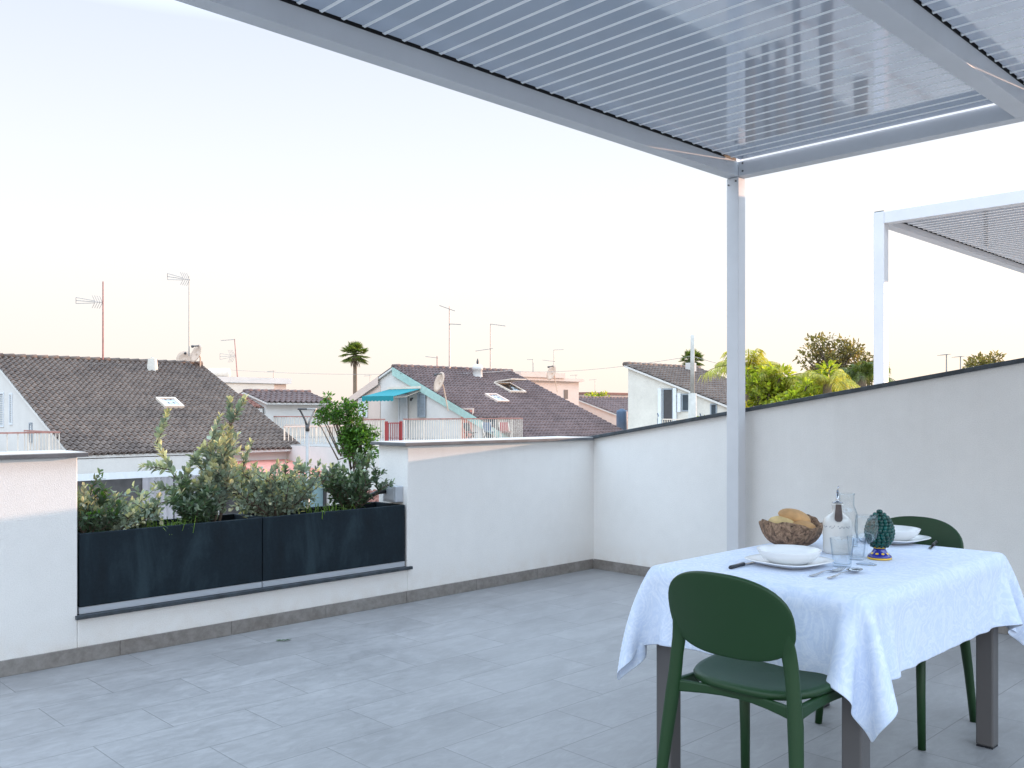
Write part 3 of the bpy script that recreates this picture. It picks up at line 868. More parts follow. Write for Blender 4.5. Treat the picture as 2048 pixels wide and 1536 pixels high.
def roll(loc, rx, ry, rz_, rot, mat, label):
    mb = MB(); n, m = 24, 14; prof = []
    for i in range(m + 1):
        f = PI * i / m; prof.append((max(.001, math.sin(f)), -math.cos(f)))
    mb.lathe(prof, n)
    for i, v in enumerate(mb.v):
        v = Vector(v); v *= 1 + .07 * noise.noise(v * 1.8 + Vector(loc) * 20)
        if v.z < 0: v.z *= .6
        mb.v[i] = (v.x * rx, v.y * ry, v.z * rz_)
    o = mb.build('bread_roll', mat, smooth=True); o.location = loc; o.rotation_euler = rot
    tag(o, label, 'bread', 'bread rolls in the basket')
roll(p + Vector((-.040, -.014, .082)), .040, .064, .040, (.15, .5, .9), M['bread_pale'], 'pale yellow bread roll standing at the left in the basket')
roll(p + Vector((.012, .0, .112)), .066, .050, .036, (.1, .28, -.15), M['bread'], 'golden brown bread roll lying on top in the basket')
roll(p + Vector((.03, -.048, .080)), .055, .040, .028, (.2, .05, .2), M['bread'], 'brown bread roll low in the basket behind its rim')

# oil bottle
p = put(1675, 1106)
t = thing('oil_bottle', 'cream ceramic oil bottle with metal pourer and leather tag', 'bottle', p, 0)
prof = [(.048, 0), (.052, .003), (.0535, .02), (.0535, .118), (.050, .132), (.040, .143), (.026, .152), (.0205, .160), (.0200, .182), (.0225, .185), (.0225, .191), (.017, .193), (.006, .193)]
MB().lathe(prof, 40).build('bottle_body', M['oil_ceramic'], t, smooth=True)
mb = MB()
for k in range(26):
    if k in (5, 6, 12, 13, 20): continue
    a = -PI * .98 + k * .085; b = a + .05; z0 = .103 + .003 * math.sin(k * 1.9); z1 = z0 + .004 * math.cos(k * 2.3)
    r_ = .0539
    mb.add([(r_*math.cos(a), r_*math.sin(a), z0), (r_*math.cos(b), r_*math.sin(b), z1), (r_*math.cos(b), r_*math.sin(b), z1+.0028), (r_*math.cos(a), r_*math.sin(a), z0+.0034)], [(0,1,2,3)])
mb.build('painted_band', M['ink'], t)
sp_ = MB().lathe([(.0205, .1935), (.0205, .197), (.008, .199), (.0065, .205), (.0055, .232)], 20).build('pourer', M['steel'], t, smooth=True)
MB().tube([(0, 0, .231), (.0, -.001, .245), (.003, -.004, .258)], [.0045, .0038, .0034], 10).build('spout', M['steel'], sp_, smooth=True)
# leather tag hanging on the neck, towards the viewer
vd = (Vector((0, 0, 0)) - p); vd.z = 0; vd.normalize(); sd = Vector((-vd.y, vd.x, 0))
tag_o = MB()
vs, fs = [], []
shape = [(.0105, .190, .0235), (.011, .180, .0245), (.0125, .165, .029), (.014, .150, .038), (.0145, .138, .050), (.012, .131, .0545), (.006, .1275, .056)]
for (wd_, z, off) in shape:
    c = vd * off + Vector((0, 0, z)) + sd * .004
    for s_ in (-1, 1): vs.append(c + sd * wd_ * s_)
for (wd_, z, off) in shape:
    c = vd * (off + .003) + Vector((0, 0, z)) + sd * .004
    for s_ in (-1, 1): vs.append(c + sd * wd_ * s_)
n_ = len(shape)
for i in range(n_ - 1):
    fs.append((2*i, 2*i+1, 2*i+3, 2*i+2)); k = 2*n_; fs.append((k+2*i, k+2*i+2, k+2*i+3, k+2*i+1))
    fs.append((2*i, 2*i+2, k+2*i+2, k+2*i)); fs.append((2*i+1, k+2*i+1, k+2*i+3, 2*i+3))
tag_o.add(vs, fs); tag_o.build('leather_tag', M['leather'], t, smooth=False)

# glassware
def tumbler(px, py, label, h=.10, r0=.030, r1=.041):
    p = put(px, py); th = .0017
    prof = [(.002, .0), (r0, 0), (r0 + .001, .003), (r0 + (r1-r0)*.5, h*.5), (r1, h - .001), (r1 - th/2, h), (r1 - th, h - .001), (r0 + (r1-r0)*.5 - th, h*.5), (r0 - th, .010), (.002, .009)]
    o = MB().lathe(prof, 48).build('water_tumbler', M['glass'], smooth=True); o.location = p
    return tag(o, label, 'glass')
tumbler(1684, 1133, 'clear water tumbler standing in front of the oil bottle')
tumbler(1713, 1119, 'clear water tumbler half hidden behind the stemmed wine glass', h=.085, r0=.026, r1=.034)
def wineglass(px, py, label, h=.176):
    p = put(px, py); th = .0013
    o_ = [(.034, .0), (.035, .0015), (.020, .005), (.006, .011), (.0042, .020), (.0040, .060), (.006, .072), (.020, .080), (.033, .095), (.0395, .118), (.0405, .138), (.038, .160), (.0360, h)]
    i_ = [(.0348, h + .0006), (.0365, .160), (.039, .138), (.038, .118), (.0315, .096), (.019, .082), (.004, .0775)]
    o = MB().lathe([(.002, 0)] + o_ + i_, 48).build('wine_glass', M['glass'], smooth=True); o.location = p
    return tag(o, label, 'glass')
wineglass(1733, 1129, 'stemmed wine glass in front of the green pine cone')
p = put(1693, 1092)
o = MB().lathe([(.002, 0), (.040, 0), (.043, .004), (.043, .13), (.036, .15), (.030, .165), (.030, .205), (.0335, .214), (.0318, .2145), (.0285, .205), (.0285, .165), (.0345, .15), (.0415, .13), (.0415, .01), (.002, .008)], 48).build('glass_carafe', M['glass'], smooth=True)
o.location = p; tag(o, 'clear glass carafe with a wide rim behind the oil bottle', 'carafe')

# majolica pine cone
p = put(1759, 1118)
t = thing('ceramic_pinecone', 'emerald glazed ceramic pine cone on a cobalt and yellow foot', 'ornament', p, 0)
ft = MB().lathe([(.042, .008), (.0425, .012), (.039, .016), (.029, .024), (.023, .034), (.021, .040)], 40).build('foot', M['cone_blue'], t, smooth=True)
MB().lathe([(.040, 0), (.0435, .002), (.0435, .0078), (.041, .0079)], 40).build('rim', M['cone_yellow'], ft, smooth=True)
MB().lathe([(.0225, .0405), (.0245, .043), (.024, .047), (.021, .048)], 32).build('collar', M['cone_yellow'], ft, smooth=True)
mb = MB()
for k in range(5):
    a = -PI*.9 + k * .62; c = Vector((math.cos(a) * .0325, math.sin(a) * .0325, .0225)); s1 = Vector((-math.sin(a), math.cos(a), 0)); s2 = Vector((math.cos(a)*-.55, math.sin(a)*-.55, .83))
    nr_ = Vector((math.cos(a)*.8, math.sin(a)*.8, .6))
    vs = [c + nr_*.0012 + s1*.006*math.cos(q_) + s2*.0042*math.sin(q_) for q_ in [2*PI*i/10 for i in range(10)]]
    mb.add(vs, [tuple(range(10))])
mb.build('painted_dots', M['cone_yellow'], ft)
mb = MB()
def cone_r(f): return .0525 * (math.sin(PI * min(1, f * .93 + .10)) ** .62) * (1 - .16 * f)
mb.lathe([(max(.004, cone_r(f) - .007), .047 + .136 * f) for f in [i / 20 for i in range(21)]], 32)
rows = 12
for i in range(rows):
    f = (i + .4) / rows; r_ = cone_r(f); n = max(5, int(2 * PI * r_ / .0165))
    for k in range(n):
        a = 2 * PI * (k + .5 * (i % 2)) / n
        c = Vector((math.cos(a) * (r_ - .003), math.sin(a) * (r_ - .003), .047 + .136 * f)); sz = .0092 * (1 if r_ > .03 else .85)
        b = MB().lathe([(max(.03, math.sin(PI*j/6)), -math.cos(PI*j/6)) for j in range(7)], 8)
        out = Vector((math.cos(a), math.sin(a), .35)).normalized(); s1 = Vector((-math.sin(a), math.cos(a), 0)); s2 = out.cross(s1)
        mb.add([c + s1 * v[0] * sz + s2 * v[1] * sz * 1.05 + out * v[2] * sz * .95 for v in b.v], b.f)
mb.build('cone_scales', M['emerald'], t, smooth=True)

# cutlery
def cutlery_root(name, label, cat, px, py, ang): return thing(name, label, cat, put(px, py), ang)
def knife(label, px, py, ang):
    t = cutlery_root('table_knife', label, 'knife', px, py, ang)
    MB().tube([(-.105, 0, .0055), (-.098, 0, .006), (-.05, 0, .006), (-.006, 0, .006), (0, 0, .006)], [.005, .0072, .0065, .0072, .006], 10).build('handle', M['black_handle'], t, smooth=True)
    mb = MB(); pr = [(0, -.004), (.012, -.005), (.06, -.008), (.09, -.006), (.106, .003), (.1, .006), (0, .006)]
    mb.prism(pr, 'z', .0025, .0042); mb.build('blade', M['steel'], t)
knife('black handled knife lying left of the near plates', 1488, 1131, THETA + R(4))
knife('black handled knife lying right of the far plates', 1866, 1093, THETA + PI + R(14))
def strip(mb, rows_, zf):
    vs, fs = [], []
    for (x, w0, z) in rows_:
        vs += [(x, -w0, z), (x, 0, z - zf), (x, w0, z), (x, w0, z + .0018), (x, 0, z + .0018 - zf), (x, -w0, z + .0018)]
    for i in range(len(rows_) - 1):
        for k in range(6): fs.append((i*6+k, i*6+(k+1)%6, (i+1)*6+(k+1)%6, (i+1)*6+k))
    n = len(rows_) - 1
    fs += [(5, 4, 3, 2, 1, 0), tuple(n*6 + k for k in range(6))]
    mb.add(vs, fs)
t = cutlery_root('table_fork', 'steel fork beside the spoon near the table edge', 'fork', 1655, 1147, THETA - R(4))
mb = MB(); strip(mb, [(-.105, .004, .003), (-.098, .0085, .003), (-.06, .006, .005), (-.02, .0032, .010), (.015, .0032, .009), (.032, .010, .004), (.048, .012, .003)], 0)
mb.build('handle', M['steel'], t, smooth=False, bevel=.0006)
mb = MB()
for k in range(4):
    y = -.0099 + .0066 * k
    mb.tube([(.047, y, .0045), (.07, y, .004), (.09, y, .0075), (.101, y * .95, .012)], [.0021, .0020, .0017, .0009], 6)
mb.build('tines', M['steel'], t, smooth=True)
t = cutlery_root('table_spoon', 'steel spoon beside the fork near the table edge', 'spoon', 1688, 1151, THETA - R(2))
mb = MB(); strip(mb, [(-.105, .004, .003), (-.098, .0085, .003), (-.06, .006, .005), (-.02, .0032, .010), (.02, .0032, .010), (.042, .0045, .008)], 0)
mb.build('handle', M['steel'], t, bevel=.0006)
mb = MB(); vs, fs = [], []; nr = 6; ns = 28
for i in range(nr + 1):
    q_ = i / nr
    for k in range(ns):
        a = 2*PI*k/ns; x = .075 + .037 * math.cos(a) * q_; y = .0235 * math.sin(a) * q_ * (1 - .12 * math.cos(a))
        vs.append((x, y, .003 + .0085 * q_ ** 2.2))
for i in range(nr):
    for k in range(ns): fs.append((i*ns+k, i*ns+(k+1)%ns, (i+1)*ns+(k+1)%ns, (i+1)*ns+k))
mb.add(vs, fs); o = mb.build('bowl', M['steel'], t, smooth=True); md = o.modifiers.new('thickness', 'SOLIDIFY'); md.thickness = .0014

# ------------------------------------------------------------------ houses
def tiles(L, w_, z0, slope, pitch=.22, row=.34):
    """barrel tiled slope falling from the ridge (y=0) to y=-w_ ; local x along the ridge"""
    mb = MB(); ct = 1 / math.hypot(1, slope); n = int(round(L / pitch)); px = L / n; seg = 6
    sl = w_ / ct; rows_ = int(sl / row) + 1
    prof = [(0, 0), (.10, .016), (.22, .058), (.38, .075), (.55, .058), (.68, .016)]
    xs = [(k + p_[0]) * px for k in range(n) for p_ in prof] + [L]
    hs_ = [p_[1] for k in range(n) for p_ in prof] + [0]
    jit = [random.uniform(-.012, .012) for _ in range(n + 1)]
    for r_ in range(rows_):
        s0 = r_ * row; s1 = min(s0 + row + .02, sl + .05)
        vs = []
        for (s_, lift) in ((s0, .004), (s1, .050), (s1 + .001, .004)):
            for i, x in enumerate(xs):
                k = min(i // seg, n); s2 = s_ + (jit[(k * 7 + r_ * 3) % n] if lift > .005 or s_ != s0 else 0)
                y = -s2 * ct; z = z0 - s2 * ct * slope
                hh = hs_[i] + lift
                vs.append((x, y - hh * slope * ct, z + hh * ct))
        m_ = len(xs); fs = []
        for a in range(2):
            for i in range(m_ - 1): fs.append((a*m_+i, a*m_+i+1, (a+1)*m_+i+1, (a+1)*m_+i))
        mb.add(vs, fs)
    return mb

def ridge_caps(L, z0, n=None):
    mb = MB(); n = n or int(L / .4)
    for k in range(n):
        a, b = L * k / n, L * (k + 1) / n + .03
        mb.tube([(a, 0, z0 + .02), (b, 0, z0 + .045)], [.10, .115], 8)
    return mb

def opening(parent, name, plane_x, y0, y1, z0, z1, fm, pm, louv=False, out=-.03):
    """window or door on a gable wall (plane x = plane_x, seen from -x)"""
    f = MB()
    f.box(plane_x + out, plane_x + .02, y0, y1, z0, z0 + .06); f.box(plane_x + out, plane_x + .02, y0, y1, z1 - .06, z1)
    f.box(plane_x + out, plane_x + .02, y0, y0 + .06, z0 + .06, z1 - .06); f.box(plane_x + out, plane_x + .02, y1 - .06, y1, z0 + .06, z1 - .06)
    fr = f.build(name, fm, parent)
    p_ = MB()
    if louv:
        z = z0 + .06
        while z < z1 - .09:
            p_.prism([(plane_x - .012, z), (plane_x + .012, z + .055), (plane_x + .016, z + .05), (plane_x - .008, z)], 'y', y0 + .06, y1 - .06); z += .07
        p_.box(plane_x + .012, plane_x + .018, y0 + .06, y1 - .06, z0 + .06, z1 - .06)
        p_.build('shutter', pm, fr)
    else:
        p_.box(plane_x - .004, plane_x + .01, y0 + .06, y1 - .06, z0 + .06, z1 - .06); p_.build('pane', pm, fr)
    return fr

def house(label, R0, L, wf, wb_, zr, slope, wallm, roofm, trim=None, back=True, detail=True, gable2=None, pitch=.22):
    t = thing('tiled_house', label, 'house', (R0.x, R0.y, 0), THETA)
    ze = zr - slope * wf; zb = zr - slope * wb_
    ov = .30
    mb = MB(); i_ = .12
    if wb_ > .05:
        mb.prism([(-wf + ov, GROUND), (-wf + ov, ze + slope * ov - i_), (0, zr - i_), (wb_ - ov, zb + slope * ov - i_), (wb_ - ov, GROUND)], 'x', .12, L - .12)
    else:
        mb.prism([(-wf + ov, GROUND), (-wf + ov, ze + slope * ov - i_), (-.15, zr - i_ - slope * .15), (-.15, GROUND)], 'x', .12, L - .12)
    mb.build('wall', wallm, t)
    if detail: rf = tiles(L, wf, zr, slope, pitch).build('roof', roofm, t, smooth=False)
    else:
        rf = tiles(L, wf, zr, slope, .3, .5).build('roof', roofm, t, smooth=False)
    mb = MB(); th = .09
    mb.prism([(-wf, ze - .01), (0, zr - .01), (0, zr - .01 - th), (-wf, ze - .01 - th)], 'x', .0, L)
    if wb_ > .05: mb.prism([(0.001, zr - .01), (wb_, zb - .01), (wb_, zb - .01 - th), (0.001, zr - .01 - th)], 'x', .0, L)
    mb.build('roof_deck', trim[1] if trim else M['stucco_house'], rf)
    if wb_ > .05:
        mb = MB(); mb.prism([(0, zr), (wb_, zb), (wb_, zb + .05), (0, zr + .05)], 'x', 0, L); mb.build('back_slope', roofm, rf)
    ridge_caps(L, zr + .02).build('ridge_tiles', roofm, rf, smooth=True)
    if trim:
        mb = MB(); d = .40
        mb.prism([(-wf, ze + .0), (0, zr + .0), (0, zr - d), (-wf, ze - d * .75)], 'x', -.03, .03)
        mb.build('gable_trim', trim[0], t)
    return t

# --- house on the left, roof facing us
R1p = Vector((-20.66, 36.35, 0))
h1 = house('big house on the left with a broad grey brown tiled roof', R1p, 8.79, 8.9, 8.9, 3.46, .405, M['stucco_house'], M['roof_grey'])
def on_slope(hroot, px_x, s, zr, slope, up=0):
    return (px_x, -s, zr - slope * s + up)
# chimney cowl and roof window
mb = MB(); x, s = 6.1, .95; z = 3.46 - .405 * s
mb.tube([(x, -s, z - .05), (x, -s, z + .52)], [.26, .20], 4); mb.box(x - .05, x + .05, -s - .05, -s + .05, z + .50, z + .60)
mb.build('chimney', M['stucco_old'], h1)
def skylight(h, x, s, wx, ls, zr, slope, open_=0, mat=None):
    ct = 1 / math.hypot(1, slope)
    def P(dx, ds, up): 
        ss = s + ds; return (x + dx, -ss * ct - up * slope * ct * -1 * -1, zr - ss * ct * slope + up * ct)
    f = MB()
    def bar(dx0, dx1, ds0, ds1, u0, u1):
        vs = [P(dx0, ds0, u0), P(dx1, ds0, u0), P(dx1, ds1, u0), P(dx0, ds1, u0), P(dx0, ds0, u1), P(dx1, ds0, u1), P(dx1, ds1, u1), P(dx0, ds1, u1)]
        f.add(vs, [(0,3,2,1),(4,5,6,7),(0,1,5,4),(1,2,6,5),(2,3,7,6),(3,0,4,7)])
    b = .09
    bar(0, wx, 0, b, .0, .16); bar(0, wx, ls - b, ls, .0, .16); bar(0, b, b, ls - b, .0, .16); bar(wx - b, wx, b, ls - b, .0, .16)
    fr = f.build('skylight', mat or M['rail_white'], h)
    g = MB(); g.add([P(b, b, .10), P(wx - b, b, .10), P(wx - b, ls - b, .10), P(b, ls - b, .10)], [(0, 1, 2, 3)]); g.build('pane', M['pane_sky'] if not open_ else M['pane'], fr)
    if open_:
        g = MB(); q0 = [P(.02, .05, .17), P(wx - .02, .05, .17), P(wx - .02, ls * .85, .17 + open_), P(.02, ls * .85, .17 + open_)]
        q1 = [(a[0], a[1], a[2] + .05) for a in q0]; g.add(q0 + q1, [(0,3,2,1),(4,5,6,7),(0,1,5,4),(1,2,6,5),(2,3,7,6),(3,0,4,7)]); g.build('sash', mat or M['rail_white'], fr)
skylight(h1, 4.8, 4.6, .78, .95, 3.46, .405)
# gable windows with blue grey louvred shutters
opening(h1, 'window', .12, -1.35, -.70, .70, 2.05, M['shutter'], M['shutter_grey'], True)
opening(h1, 'window', .12, -2.42, -2.05, .80, 2.0, M['shutter'], M['shutter_grey'], True)
opening(h1, 'window', .12, -4.72, -4.38, .18, .90, M['shutter_grey'], M['shutter'], True)
# front of the ground floor: white beam, flat dark sheet painted as the veranda shade, curtains
ZE1 = 3.46 - .405 * 8.9
ver = h1
MB().box(0.0, 5.2, -8.88, -8.62, ZE1 - .62, ZE1 - .13).build('fascia_beam', M['stucco_house'], ver, bevel=.01)
MB().box(-.6, 4.9, -9.5, -9.44, ZE1 - .80, ZE1 - .58).build('awning_rail', M['shutter'], ver)
mb = MB().box(.0, 8.6, -8.63, -8.603, GROUND + .01, ZE1 - .63); mb.build('veranda_shade_sheet', M['shade'], ver)
mb = MB()
for (x0, x1) in ((2.45, 3.55), (3.6, 4.9)):
    n = 24; vs = []
    for i in range(n + 1):
        x_ = x0 + (x1 - x0) * i / n; y_ = -8.68 + .035 * math.sin(i * 1.3)
        vs += [(x_, y_, GROUND + .2), (x_, y_, ZE1 - .66)]
    mb.add(vs, [(2*i, 2*i+2, 2*i+3, 2*i+1) for i in range(n)])
mb.build('curtain', M['curtain'], ver, smooth=True)
MB().tube([(3.66, -9.0, ZE1 - 1.0), (3.7, -9.0, ZE1 - 1.3), (3.62, -9.0, ZE1 - 1.6), (3.68, -9.0, ZE1 - 1.9)], [.03, .09, .06, .05], 7).build('wind_chime', M['bark'], ver)
MB().box(4.95, 5.2, -8.86, -8.6, GROUND, ZE1 - .635).build('pillar', M['stucco_house'], ver)

# railing helper: runs from p to q in world space
def railing(name, label, p, q, h, mat, railm, step=.13, ret=None, toprail=.03, parent=None):
    p, q = Vector(p), Vector(q); d = q - p; L_ = d.length
    ang = math.atan2(d.y, d.x)
    t = thing(name, label, 'railing', p, ang)
    mb = MB(); n = max(2, int(L_ / step))
    for i in range(n + 1):
        x_ = L_ * i / n; big = (i % 8 == 0); r_ = .028 if big else .015
        mb.box(x_ - r_, x_ + r_, -r_ * .6, r_ * .6, .06, h - .001)
    mb.box(-.02, L_ + .02, -.02, .02, .03, .0595)
    if ret:
        n2 = max(2, int(ret / step))
        for i in range(1, n2 + 1):
            y_ = ret * i / n2; mb.box(L_ - .012, L_ + .012, y_ - .015, y_ + .015, .06, h - .001)
    mb.build('balusters', mat, t)
    mb = MB().box(-.03, L_ + .03, -toprail, toprail, h, h + .05)
    if ret: mb.box(L_ - .03, L_ + .03, toprail, ret, h + .001, h + .049)
    mb.build('handrail', railm, t)
    return t
def hp(hr, x, y, z=0): 
    return Vector((hr.location.x, hr.location.y, 0)) + AX * x + BX * y + Vector((0, 0, z))
# terrace beside the left house
mb = MB(); mb.box(-9, -.02, -8.9, 4, GROUND, -.42); mb.build('terrace_block', M['stucco_house'], h1)
MB().box(-8.98, -.04, -8.6, 3.98, -.4195, -.40).build('terrace_paving', M['pavement'], h1)
railing('balcony_railing', 'cream terrace railing with pink handrail in front of the left house gable', hp(h1, -8, -8.75, -.42), hp(h1, -.30, -8.75, -.42), 1.02, M['rail_white'], M['rail_rust'], .30, 3.5)

# --- annex with the sunlit cream railing right of the first house
an = thing('house_annex', 'low cream annex with salmon porch roof between the first two houses', 'house', hp(h1, 9.0, -8.9, -.12), THETA)
MB().box(-.9, 1.95, 0.6, 7.0, GROUND, -.28).build('wall', M['stucco_pink'], an)
MB().box(-.95, 2.02, .45, 7.05, -.275, -.20).build('roof', M['salmon'], an)
MB().box(-.9, 1.95, .75, 7.0, -.1995, -.185).build('terrace_paving', M['pavement'], an)
pr = MB(); pr.prism([(-2.6, -.98), (.58, -.50), (.58, -.40), (-2.6, -.86)], 'x', -3.2, 4.4); pr.build('porch_roof', M['salmon'], an)
mb = MB()
for x_ in (-3.1, -.9, 1.2, 3.0, 4.3): MB().box(x_ - .06, x_ + .06, -2.5, -2.38, GROUND, -.99).build('porch_post', M['frame_dark'], an)
MB().box(-3.0, -.97, -2.46, -2.42, -2.6, -1.05).build('porch_glazing', M['pane_teal'], an)
MB().box(-.82, 4.2, -2.46, -2.42, -2.1, -1.05).build('porch_panel', M['mint'], an)
MB().box(-.82, 4.2, -2.47, -2.43, -2.35, -2.105).build('board', M['wood_board'], an)
railing('balcony_railing', 'sunlit cream railing of the annex terrace right of the left roof', hp(an, -.8, .55, -.32), hp(an, 1.92, .55, -.32), 1.0, M['rail_white'], M['stucco_pink'], .17, 4.5, .05)
railing('balcony_railing', 'thin grey railing far behind the street lamp', at(548, 872, 46), at(690, 868, 44), .95, M['rail_white'], M['rail_rust'], .16)

# --- house in the centre with mint gable and teal awning
R2p = Vector((-5.98, 45.9, 0)); ZR2 = 3.52
h2 = house('central house with plum tiled roof, mint edged gable and teal awning', R2p, 8.35, 9.0, 8.0, ZR2, .40, M['stucco_house'], M['roof_plum'], trim=(M['mint'], M['stucco_house']))
MB().prism([(1.15, GROUND), (1.15, ZR2 - .46 - .42), (7.6, ZR2 - .4 * 7.6 - .42), (7.6, GROUND)], 'x', .085, .117).build('wall_extension', M['stucco_pink'], h2)
MB().prism([(1.15, ZR2 - .46 + .02), (8.0, ZR2 - 3.2 + .02), (8.0, ZR2 - 3.2 - .30), (1.15, ZR2 - .46 - .38)], 'x', -.045, -.032).build('gable_trim', M['stucco_pink'], h2)
# awning
aw = thing('awning', 'teal retractable awning with scalloped edge on the mint gable', 'awning', (R2p.x, R2p.y, 0), THETA)
ya0, ya1 = -2.25, .30
mb = MB()
xb, zb_, xf, zf = .05, 2.42, -1.62, 2.03
mb.add([(xb, ya0, zb_), (xb, ya1, zb_), (xf, ya1, zf), (xf, ya0, zf), (xb, ya0, zb_-.02), (xb, ya1, zb_-.02), (xf, ya1, zf-.02), (xf, ya0, zf-.02)], [(0,1,2,3),(7,6,5,4),(0,3,7,4),(1,5,6,2),(3,2,6,7),(0,4,5,1)])
mb.build('canopy', M['teal_fabric'], aw)
mb = MB(); n = 48; vs = []
for i in range(n + 1):
    y_ = ya0 + (ya1 - ya0) * i / n; zz = zf - .20 - .05 * abs(math.sin(i / n * PI * 9)); vs += [(xf - .012, y_, zf + .01), (xf - .012, y_, zz)]
mb.add(vs, [(2*i, 2*i+1, 2*i+3, 2*i+2) for i in range(n)]); mb.build('valance', M['teal_fabric'], aw)
MB().box(xb - .1, xb + .05, ya0 - .06, ya1 + .06, zb_ - .01, zb_ + .10).build('cassette', M['rail_white'], aw)
for y_ in (ya0 + .1, ya1 - .1):
    MB().tube([(xb, y_, zb_ - .12), (-.8, y_ + .1, 2.0), (xf + .02, y_, zf - .05)], .022, 6).build('folding_arm', M['rail_white'], aw)
# openings on the gable
opening(h2, 'door', .05, -1.15, -.45, -.02, 2.15, M['shutter'], M['shutter'], True)
opening(h2, 'window', .05, -2.55, -1.95, 1.02, 2.20, M['shutter_grey'], M['shutter_grey'], True)
opening(h2, 'window', .05, 2.2, 2.95, 1.0, 2.0, M['shutter'], M['shutter'], True)
MB().tube([(.02, -1.62, 1.95), (-.08, -1.62, 1.92), (-.12, -1.62, 1.82)], [.03, .06, .05], 8).build('wall_lamp', M['frame_dark'], h2)
skylight(h2, 5.0, 2.2, 1.15, 1.35, ZR2, .40, .55)
skylight(h2, 2.85, 3.95, .80, 1.0, ZR2, .40, 0, M['stucco_pink'])
mb = MB(); x, s = 4.85, 1.0; z = ZR2 - .4 * s
mb.lathe([(.28, z - .12), (.26, z + .02), (.24, z + .35), (.28, z + .38), (.28, z + .52), (.22, z + .62), (.12, z + .68)], 16, c=(x, -s, 0)); 
ch = mb.build('chimney', M['stucco_house'], h2, smooth=True)
MB().lathe([(.05, z + .66), (.07, z + .80), (.02, z + .98)], 8, c=(x, -s, 0)).build('chimney_tip', M['frame_dark'], ch)
mb = MB(); mb.box(-9, .04, -9.05, 6, GROUND, -.02); mb.build('terrace_block', M['stucco_house'], h2)
MB().box(-8.98, .02, -8.75, 5.98, -.0195, -.002).build('terrace_paving', M['pavement'], h2)
MB().box(.05, 3.0, -9.5, -9.05, GROUND, -.02).build('terrace_block', M['stucco_pink'], h2)
railing('balcony_railing', 'grey railing under the teal awning left of the red gate', hp(h2, -8.3, -8.9, -.02), hp(h2, -7.10, -8.9, -.02), 1.0, M['rail_white'], M['rail_rust'], .12)
railing('balcony_railing', 'long white railing with pink handrail in front of the mint gable', hp(h2, -6.15, -8.9, -.02), hp(h2, .25, -8.9, -.02), 1.0, M['rail_white'], M['rail_rust'], .12, 5.0)
gt = thing('terrace_gate', 'small red metal gate between the two railings of the central house', 'gate', hp(h2, -7.05, -8.85, -.02), THETA)
MB().box(0, .13, -.05, .05, 0, .95).build('gate_post', M['red_paint'], gt); MB().box(.74, .82, -.05, .05, 0, .95).build('gate_post', M['red_paint'], gt)
mb = MB()
for i in range(6): mb.box(.18 + i * .10, .20 + i * .10, -.012, .012, .08, .86)
mb.box(.13, .74, -.02, .02, .03, .08); mb.box(.13, .74, -.02, .02, .86, .90); mb.build('gate_leaf', M['red_paint'], gt)
# terrace furniture behind the railing
def folding_chair(label, p, rz, mat, cloth):
    t = thing('terrace_chair', label, 'chair', p, rz)
    for s_ in (-.22, .22):
        MB().tube([(s_, -.2, 0), (s_, .1, .42), (s_, .25, .85)], .022, 6).build('leg', mat, t); MB().tube([(s_, .28, 0), (s_, .0, .42)], .022, 6).build('leg', mat, t)
    MB().box(-.22, .22, -.2, .2, .42, .45).build('seat', cloth, t); 
    mb = MB(); mb.add([(-.22, .12, .48), (.22, .12, .48), (.22, .25, .85), (-.22, .25, .85)], [(0, 1, 2, 3)]); mb.build('backrest', cloth, t)
folding_chair('dark metal terrace chair behind the white railing', hp(h2, -2.1, -8.2, -.02), THETA + .3, M['frame_dark'], M['frame_dark'])
folding_chair('pale terrace chair with a blue towel behind the white railing', hp(h2, -.75, -7.9, -.02), THETA - .2, M['rail_white'], M['blue_plastic'])
folding_chair('pale terrace chair with red cushion at the railing corner', hp(h2, -.15, -8.3, -.02), THETA - .4, M['rail_white'], M['red_paint'])
opening(h2, 'locker', .05, -6.0, -5.1, -.02, 1.45, M['stucco_pink'], M['salmon'])
opening(h2, 'door', .05, -7.6, -6.6, -.02, 1.05, M['frame_dark'], M['pane'])

# --- house on the right with one pitched roof
R3p = Vector((5.295, 43.4, 0)); ZR3 = 3.5
h3 = house('white house on the right with a single sloping dark roof', R3p, 6.2, 9.6, 0, ZR3, .345, M['stucco_old'], M['roof_grey'], pitch=.24)
opening(h3, 'door', .12, -2.75, -2.15, .7, 2.35, M['shutter_grey'], M['frame_dark'])
opening(h3, 'window', .12, -3.75, -3.20, 1.30, 2.10, M['shutter_grey'], M['pane'])
opening(h3, 'window', .12, -5.05, -4.70, 1.0, 1.65, M['shutter_grey'], M['pane'])
for y_ in (-2.95, -2.12):
    MB().box(.02, .09, y_, y_ + .17, .7, 2.36).build('shutter', M['shutter'], h3)
for y_ in (-3.95, -3.18):
    MB().box(.02, .09, y_, y_ + .16, 1.28, 2.12).build('shutter', M['shutter'], h3)
mb = MB(); x, s = 4.6, .6; z = ZR3 - .345 * s
mb.box(x - .2, x + .2, -s - .2, -s + .2, z - .1, z + .45); mb.build('chimney', M['stucco_house'], h3, bevel=.02)
for y_ in (-1.9, -4.2, -5.5): MB().tube([(.10, y_, .35), (.08, y_, .95), (.02, y_ - .08, 1.1), (-.02, y_ - .05, 1.22)], .022, 6).build('downpipe', M['blue_plastic'], h3)
MB().box(-6, .08, -6.2, 3, GROUND, .05).build('terrace_block', M['stucco_old'], h3)
railing('balcony_railing', 'pinkish terrace railing with flower pots at the white mono pitch house', hp(h3, -3.6, -5.9, .05), hp(h3, -.9, -5.9, .05), .88, M['rail_white'], M['rail_white'], .12, 3)
